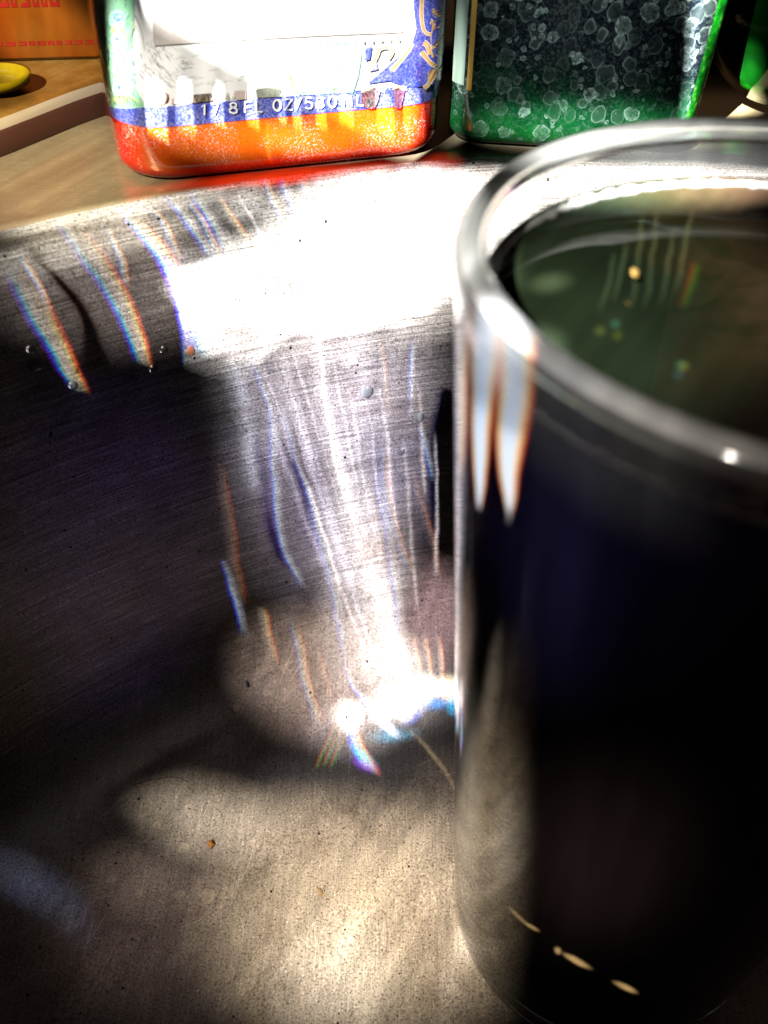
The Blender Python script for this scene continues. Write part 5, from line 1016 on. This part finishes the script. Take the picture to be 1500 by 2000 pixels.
# white corner of the worktop tile, far left
# green glass bottle lying on its side
VG, N, K, p = mat('green_glass')
tc = N.new('ShaderNodeTexCoord')
nz = nd(N, K, 'ShaderNodeTexNoise', {'Vector': tc.outputs['Object'], 'Scale': 90.0, 'Detail': 2.0}).outputs['Fac']
K.new(ramp(N, K, nz, [(.42, (.002, .04, .004)), (.58, (.003, .10, .006)), (.70, (.02, .45, .02))]), p.inputs['Base Color']); p.inputs['Roughness'].default_value = .06; p.inputs['Coat Weight'].default_value = 1
vb = lathe('green_vase', [(0, -.030), (.010, -.0295), (.017, -.026), (.0195, -.02), (.0205, 0), (.0205, .03), (.018, .042), (.011, .052), (.008, .058), (.008, .075), (.0095, .076), (.0095, .08), (0, .08)], VG, None, 56)
vb.location = (.0545, .150, .1525); vb.rotation_euler = (R(-72), R(0), R(-52))
tag(vb, 'green glass bottle lying on its side at the far right behind the tumbler', 'bottle')
# house plant
LEAF, N, K, p = mat('dark_leaf')
tc = N.new('ShaderNodeTexCoord')
nz = nd(N, K, 'ShaderNodeTexNoise', {'Vector': tc.outputs['Object'], 'Scale': 120.0, 'Detail': 6.0}).outputs['Fac']
K.new(ramp(N, K, nz, [(.35, (.004, .012, .012)), (.55, (.006, .05, .012)), (.72, (.03, .22, .04))]), p.inputs['Base Color']); p.inputs['Roughness'].default_value = .35
POT = simple('dark_pot', (.012, .014, .02), .5)
def leaf_mesh():
    V = []; F = []; n = 8
    for i in range(n+1):
        t_ = i/n; w = .009*math.sin(math.pi*min(1, t_*.95+.03))**.8
        y = .034*t_; z = -.012*t_*t_
        V += [(-w, y, z+w*.35), (0, y, z), (w, y, z+w*.35)]
    for i in range(n):
        for k in (0, 1): F.append((3*i+k, 3*i+k+1, 3*i+3+k+1, 3*i+3+k))
    V += [(x, y, z-.0003) for x, y, z in V]; m_ = 3*(n+1)
    F += [tuple(q+m_ for q in f[::-1]) for f in F]
    return V, F
lv, lf_ = leaf_mesh()
lm = None
random.seed(3)
def plant(loc, n, label, spread, hmax):
    global lm
    r = empty('house_plant', loc); tag(r, label, 'plant')
    lathe('pot', [(0, 0), (.016, 0), (.021, .03), (.023, .034), (.020, .034), (.018, .030), (0, .030)], POT, r, 32)
    for k in range(n):
        if lm is None: o = mesh_obj('leaf', lv, lf_, LEAF, r); lm = o.data
        else: o = bpy.data.objects.new('leaf', lm); col.objects.link(o); o.parent = r
        a = random.uniform(0, 2*math.pi); h = .030 + hmax*random.random()**.8; q = spread*random.random()
        o.location = (q*math.cos(a), q*math.sin(a), h)
        o.rotation_euler = (random.uniform(-.3, .9), random.uniform(-.5, .5), a-math.pi/2+random.uniform(-.6, .6)); s = random.uniform(.6, 1.15); o.scale = (s, s, s)
    st = []
    return r
plant((.115, .235, .1314), 120, 'dark leafy pot plant in shadow at the far right', .045, .12)
plant((-.050, .262, .1314), 100, 'green leafy pot plant seen between the two soap bottles', .028, .12)

# ---------------------------------------------------------------- small debris in the sink
FLAKE = simple('black_flake', (.004, .004, .005), .6); CRUMB = simple('brown_crumb', (.30, .12, .02), .7); HAIR = simple('hair', (.006, .004, .004), .4)
def normal_at(P):
    r = math.hypot(P[0]-CX, P[1]-CY)
    rs = [q[0] for q in PROFILE]
    for i in range(len(PROFILE)-1):
        if rs[i] <= r <= rs[i+1]: break
    dr, dz = rs[i+1]-rs[i], PROFILE[i+1][1]-PROFILE[i][1]; l = math.hypot(dr, dz)
    ex, ey = (P[0]-CX)/r, (P[1]-CY)/r
    return Vector((-dz/l*ex, -dz/l*ey, dr/l))
def chip(name, P, size, m, label, cat, seed, ratio=.5, thick=.25, group=None):
    random.seed(seed); n = 9; V = []
    for lay_, zz_ in ((1, 0), (.9, thick*size), (.3, thick*size*1.5)):
        random.seed(seed)
        for k in range(n):
            a = 2*math.pi*k/n; r = size*(.6+.55*random.random())*lay_
            V.append((r*math.cos(a)*ratio, r*math.sin(a), zz_))
    F = [(s*n+k, s*n+(k+1) % n, (s+1)*n+(k+1) % n, (s+1)*n+k) for s in (0, 1) for k in range(n)] + [tuple(range(n))[::-1], tuple(range(2*n, 3*n))]
    o = mesh_obj(name, V, F, m, None, False)
    nn = normal_at(P); o.rotation_mode = 'QUATERNION'; o.rotation_quaternion = nn.to_track_quat('Z', 'Y'); o.location = Vector(P) + nn*.00005
    tag(o, label, cat, group); return o
chip('black_flake', (-0.07830, 0.05075, 0.01030), .0011, FLAKE, 'small black flake stuck low on the sink wall, left of the light', 'flake', 4, .5)
chip('brown_crumb', (-0.08228, 0.01238, -0.00011), .0012, CRUMB, 'orange brown crumb on the sink floor left of the pale patch', 'crumb', 8, .7, .5)
chip('brown_stain', (-0.05614, 0.00248, -0.00047), .0014, simple('tan_crumb', (.22, .16, .09), .8), 'tan crumb on the bright middle of the sink floor', 'crumb', 9, .45, .12)
chip('brown_drop', (-0.08677, 0.07113, 0.09670), .0012, simple('brown_drop', (.35, .12, .04), .2), 'dried orange brown drop at the corner of the bright patch', 'stain', 12, .9, .15)
def fibre(name, pts, rad, m, label, cat):
    cd = bpy.data.curves.new(name, 'CURVE'); cd.dimensions = '3D'; cd.bevel_depth = rad; cd.bevel_resolution = 2
    sp = cd.splines.new('NURBS'); sp.points.add(len(pts)-1); sp.use_endpoint_u = True; sp.order_u = 3
    for q, P in zip(sp.points, pts):
        v = Vector(P) + normal_at(P)*rad*1.2; q.co = (*v, 1)
    o = bpy.data.objects.new(name, cd); col.objects.link(o)
    dg = bpy.context.evaluated_depsgraph_get(); me = bpy.data.meshes.new_from_object(o.evaluated_get(dg))
    col.objects.unlink(o); bpy.data.objects.remove(o)
    o = bpy.data.objects.new(name, me); col.objects.link(o); me.materials.append(m); tag(o, label, cat); return o
fibre('hair', [(-0.10241, 0.02372, 0.00498), (-0.10060, 0.02482, 0.00487), (-0.09787, 0.02605, 0.00439), (-0.09332, 0.02743, 0.00359), (-0.09151, 0.02731, 0.00298), (-0.08986, 0.02676, 0.00240)], .00008, HAIR, 'fine dark hair curled on the lower left sink wall', 'hair')
fibre('lint_thread', [(-0.06548, 0.06682, 0.02033), (-0.06360, 0.06897, 0.02263), (-0.06171, 0.07091, 0.02496), (-0.06019, 0.07230, 0.02648)], .00005, HAIR, 'thin dark thread on the wall left of the bright beam', 'thread')
fibre('thread', [(-0.04999, 0.07501, 0.02315), (-0.04909, 0.07578, 0.02397), (-0.04899, 0.07625, 0.02506), (-0.04955, 0.07636, 0.02570)], .00005, HAIR, 'tiny curled thread in the middle of the bright beam', 'thread')
DROP = simple('water', (.9, .95, .95), .02, **{'Transmission Weight': .85, 'IOR': 1.33})
def drop(P, r, label):
    prof = [(r*math.cos(R(a)), r*.32*math.sin(R(a))) for a in (0, 15, 35, 55, 75)] + [(0, r*.32)]
    prof = [(0, 0)] + prof
    o = lathe('water_drop', prof, DROP, None, 24)
    nn = normal_at(P); o.rotation_mode = 'QUATERNION'; o.rotation_quaternion = nn.to_track_quat('Z', 'Y'); o.location = Vector(P) + nn*.00004
    tag(o, label, 'drop', 'water drops on the sink wall')
drop((-0.11247, 0.05477, 0.10294), .0014, 'largest clear water drop near the left border, below the blue band')
drop((-0.11270, 0.05510, 0.10615), .0009, 'clear water drop just above the largest one at the left border')
drop((-0.10737, 0.05743, 0.09660), .0009, 'green tinted water drop at the lower end of the blue band')
drop((-0.10663, 0.05852, 0.09927), .0006, 'small bright water drop above the green tinted one')
drop((-0.09146, 0.06853, 0.09830), .0009, 'faint water drop between the red edged band and the bright patch')
drop((-0.09371, 0.06653, 0.09493), .0009, 'clear water drop under the end of the second rainbow band')
drop((-0.05038, 0.08526, 0.07788), .0016, 'large water drop in the grey light right of the bright beam')
drop((-0.04165, 0.08557, 0.06011), .0010, 'round water drop low among the dark spots right of the beam')
drop((-0.03772, 0.08816, 0.06888), .0014, 'oval water drop among the dark spots near the tumbler')
o = chip('gold_crumb', (0, -.1, 0), .0008, simple('gold_crumb', (.7, .42, .12), .5), 'tiny golden crumb floating on the dark drink in the tumbler', 'crumb', 31, .8, .5)
o.rotation_quaternion = (1, 0, 0, 0); o.location = (-0.01646, 0.01013, 0.15050)
# dried mineral rings left by drops
SPOT, N, K, p = mat('mineral_spot')
p.inputs['Base Color'].default_value = (.75, .70, .6, 1); p.inputs['Roughness'].default_value = .8
tc = N.new('ShaderNodeTexCoord')
nz = nd(N, K, 'ShaderNodeTexNoise', {'Vector': tc.outputs['Object'], 'Scale': 1800.0, 'Detail': 4.0, 'Roughness': .8}).outputs['Fac']
K.new(ramp(N, K, nz, [(.35, .05), (.65, .55)]), p.inputs['Alpha'])
def ring_spot(P, r, seed, label):
    random.seed(seed); n = 22; V = []; F = []
    rad = [r*(1+.07*math.sin(3*2*math.pi*k/n+seed)+random.uniform(-.05, .05)) for k in range(n)]
    for s_, z in ((0.0, .00002), (.80, .00003), (.90, .00007), (1.0, .00001)):
        V += [(rad[k]*s_*math.cos(2*math.pi*k/n), rad[k]*s_*math.sin(2*math.pi*k/n), z) for k in range(n)]
    for s_ in range(3):
        for k in range(n): F.append((s_*n+k, s_*n+(k+1) % n, (s_+1)*n+(k+1) % n, (s_+1)*n+k))
    o = mesh_obj('dried_spot', V, F, SPOT, None); nn = normal_at(P)
    o.rotation_mode = 'QUATERNION'; o.rotation_quaternion = nn.to_track_quat('Z', 'Y'); o.location = Vector(P) + nn*.00003
    tag(o, label, 'stain', 'dried water spots on the sink floor')
ring_spot((-0.09096, 0.00395, -0.00013), .0016, 1, 'largest pale dried water spot in the dark lower left of the sink')
ring_spot((-0.08101, 0.00043, -0.00026), .0017, 2, 'pale dried water spot right of the largest one')
ring_spot((-0.09853, 0.00868, 0.00045), .0013, 3, 'faint dried water ring at the upper left of the cluster')
ring_spot((-0.08828, 0.01142, 0.00004), .0013, 4, 'dried water spot next to the orange brown crumb')
ring_spot((-0.09551, 0.01604, 0.00107), .0010, 5, 'small dried ring under the long pale scratch')
ring_spot((-0.10302, 0.00297, 0.00041), .0010, 6, 'faint leftmost dried ring on the sink floor')
ring_spot((-0.09628, 0.00031, -0.00008), .0009, 7, 'tiny dried ring below and left of the largest spot')
ring_spot((-0.08717, 0.00038, -0.00018), .0012, 8, 'blurred dried spot between the two largest ones')
ring_spot((-0.05354, 0.08535, 0.08616), .0010, 9, 'small dried ring at the top of the grey fan right of the beam')
ring_spot((-0.04997, 0.08585, 0.08037), .0018, 10, 'large dried ring on the wall right of the beam')
ring_spot((-0.03626, 0.09103, 0.08531), .0009, 11, 'small brown edged dried ring near the tumbler')
def scratch(pts, w, label):
    fibre('scratch', pts, w, simple('bright_scratch', (.8, .76, .68), .3, Metallic=.5), label, 'scratch')
scratch([(-0.09830, 0.01154, 0.00070), (-0.09283, 0.01685, 0.00074), (-0.08741, 0.02177, 0.00086)], .00005, 'long straight pale scratch above the dried water spots')
scratch([(-0.09432, -0.01693, -0.00033), (-0.09341, -0.01276, -0.00027), (-0.09272, -0.00683, -0.00022)], .00004, 'pale steep scratch low on the left of the sink floor')
scratch([(-0.07372, -0.02202, -0.00070), (-0.07264, -0.01341, -0.00058), (-0.07221, -0.01022, -0.00056)], .00004, 'thin bright scratch at the bottom of the sink floor')
scratch([(-0.03429, 0.03551, -0.00016), (-0.03236, 0.03605, -0.00018), (-0.03106, 0.03726, -0.00014)], .00005, 'short curved bright scratch beside the pale ray')
# many fine scratches and mineral flecks, too many to count
def on_bowl(x, y, zt=None):
    r = math.hypot(x-CX, y-CY)
    if r > .214 or zt is not None:
        a = math.atan2(y-CY, x-CX); z = zt if zt is not None else .05
        rs = float(np.interp(z, [q[1] for q in PROFILE[3:13]], [q[0] for q in PROFILE[3:13]]))
        return Vector((CX+rs*math.cos(a), CY+rs*math.sin(a), z))
    return Vector((x, y, float(np.interp(r, [q[0] for q in PROFILE], [q[1] for q in PROFILE]))))
random.seed(77)
V = []; F = []
for k in range(150):
    x, y = random.uniform(-.125, .0), random.uniform(-.03, .09); zt = random.uniform(.03, .11) if random.random() < .45 else None
    P0 = on_bowl(x, y, zt); a = random.gauss(1.2, .5) if zt is None else random.gauss(.35, .35); L_ = random.uniform(.002, .012)
    n_ = 6; w = random.choice((.00002, .00003, .00004)); b0 = len(V)
    for i in range(n_+1):
        q = on_bowl(P0.x + math.cos(a)*L_*i/n_, P0.y + math.sin(a)*L_*i/n_, None if zt is None else zt + .1*math.sin(a)*L_*i/n_)
        nn = normal_at(q); tg = Vector((math.cos(a), math.sin(a), 0)).cross(nn).normalized()
        V += [q + tg*w + nn*.00002, q - tg*w + nn*.00002]; a += random.gauss(0, .03)
    F += [(b0+2*i, b0+2*i+1, b0+2*i+3, b0+2*i+2) for i in range(n_)]
o = mesh_obj('fine_scratches', V, F, simple('scratch_metal', (.75, .72, .66), .35, Metallic=.3), None, False); o['kind'] = 'stuff'; tag(o, 'fine pale scratches crossing the brushed steel of the sink', 'scratches')
V = []; F = []
for k in range(900):
    c_ = random.choice(((-0.09444, 0.00684, 0.00007), (-0.08826, -0.00106, -0.00016), (-0.06930, 0.03276, 0.00054), (-0.09885, 0.06501, 0.10532), (-0.10831, 0.05802, 0.10353), (-0.09284, 0.06858, 0.10340), (-0.08037, 0.00636, -0.00023), (-0.03005, 0.07234, 0.01080)))
    q = Vector(c_) + Vector((random.gauss(0, .006), random.gauss(0, .005), 0)); zt = c_[2] + random.gauss(0, .006) if c_[2] > .03 else None
    q = on_bowl(q.x, q.y, zt); nn = normal_at(q); s_ = random.uniform(.00003, .00010); t1 = nn.orthogonal().normalized(); t2 = nn.cross(t1); b0 = len(V)
    a = random.uniform(0, 6.28)
    V += [q + (t1*math.cos(a+d)*s_ + t2*math.sin(a+d)*s_*.6) + nn*.00003 for d in (0, 1.6, 3.1, 4.7)]; F.append((b0, b0+1, b0+2, b0+3))
o = mesh_obj('mineral_flecks', V, F, simple('mineral_fleck', (.8, .77, .7), .5), None, False); o['kind'] = 'stuff'; tag(o, 'tiny pale mineral flecks clustered on the sink wall and floor', 'limescale')
# specks of dirt
random.seed(21)
V = []; F = []
CH = [(-0.05339, 0.08381, 0.07587), (-0.03969, 0.08673, 0.06362), (-0.04064, 0.08547, 0.05729), (-0.03683, 0.08989, 0.07891), (-0.06912, 0.06133, 0.01532), (-0.05522, 0.01368, -0.00039), (-0.04591, 0.02052, -0.00031), (-0.06291, -0.00438, -0.00057), (-0.03606, 0.01584, -0.00051), (-0.07727, 0.07195, 0.06970), (-0.07640, 0.06714, 0.03767), (-0.03505, 0.08117, 0.02543), (-0.04668, -0.01437, -0.00091), (-0.07683, -0.01568, -0.00051)]
for k in range(260):
    P0 = random.choice(CH); P0 = Vector(P0) + Vector((random.gauss(0, .009), random.gauss(0, .006), 0))
    r = math.hypot(P0.x-CX, P0.y-CY)
    if r > .214:
        a = math.atan2(P0.y-CY, P0.x-CX); zt = random.uniform(.03, .10) if random.random() < .5 else P0.z
        rs = np.interp(zt, [q[1] for q in PROFILE[3:13]], [q[0] for q in PROFILE[3:13]]); P0 = Vector((CX+rs*math.cos(a), CY+rs*math.sin(a), zt))
    else: P0.z = float(np.interp(r, [q[0] for q in PROFILE], [q[1] for q in PROFILE]))
    nn = normal_at(P0); q = nn.to_track_quat('Z', 'Y'); s = random.choice((.00009, .00012, .00016, .00022)); b0 = len(V)
    ps = [(s, 0, 0), (.3*s, s, 0), (-s, .4*s, 0), (-.5*s, -s, 0), (0, 0, s*.7)]
    V += [P0 + q @ Vector(w) + nn*.00003 for w in ps]
    F += [(b0, b0+1, b0+4), (b0+1, b0+2, b0+4), (b0+2, b0+3, b0+4), (b0+3, b0, b0+4)]
o = mesh_obj('dirt_specks', V, F, FLAKE, None, False); o['kind'] = 'stuff'; tag(o, 'tiny dark specks of dirt scattered over the sink wall and floor', 'dirt')
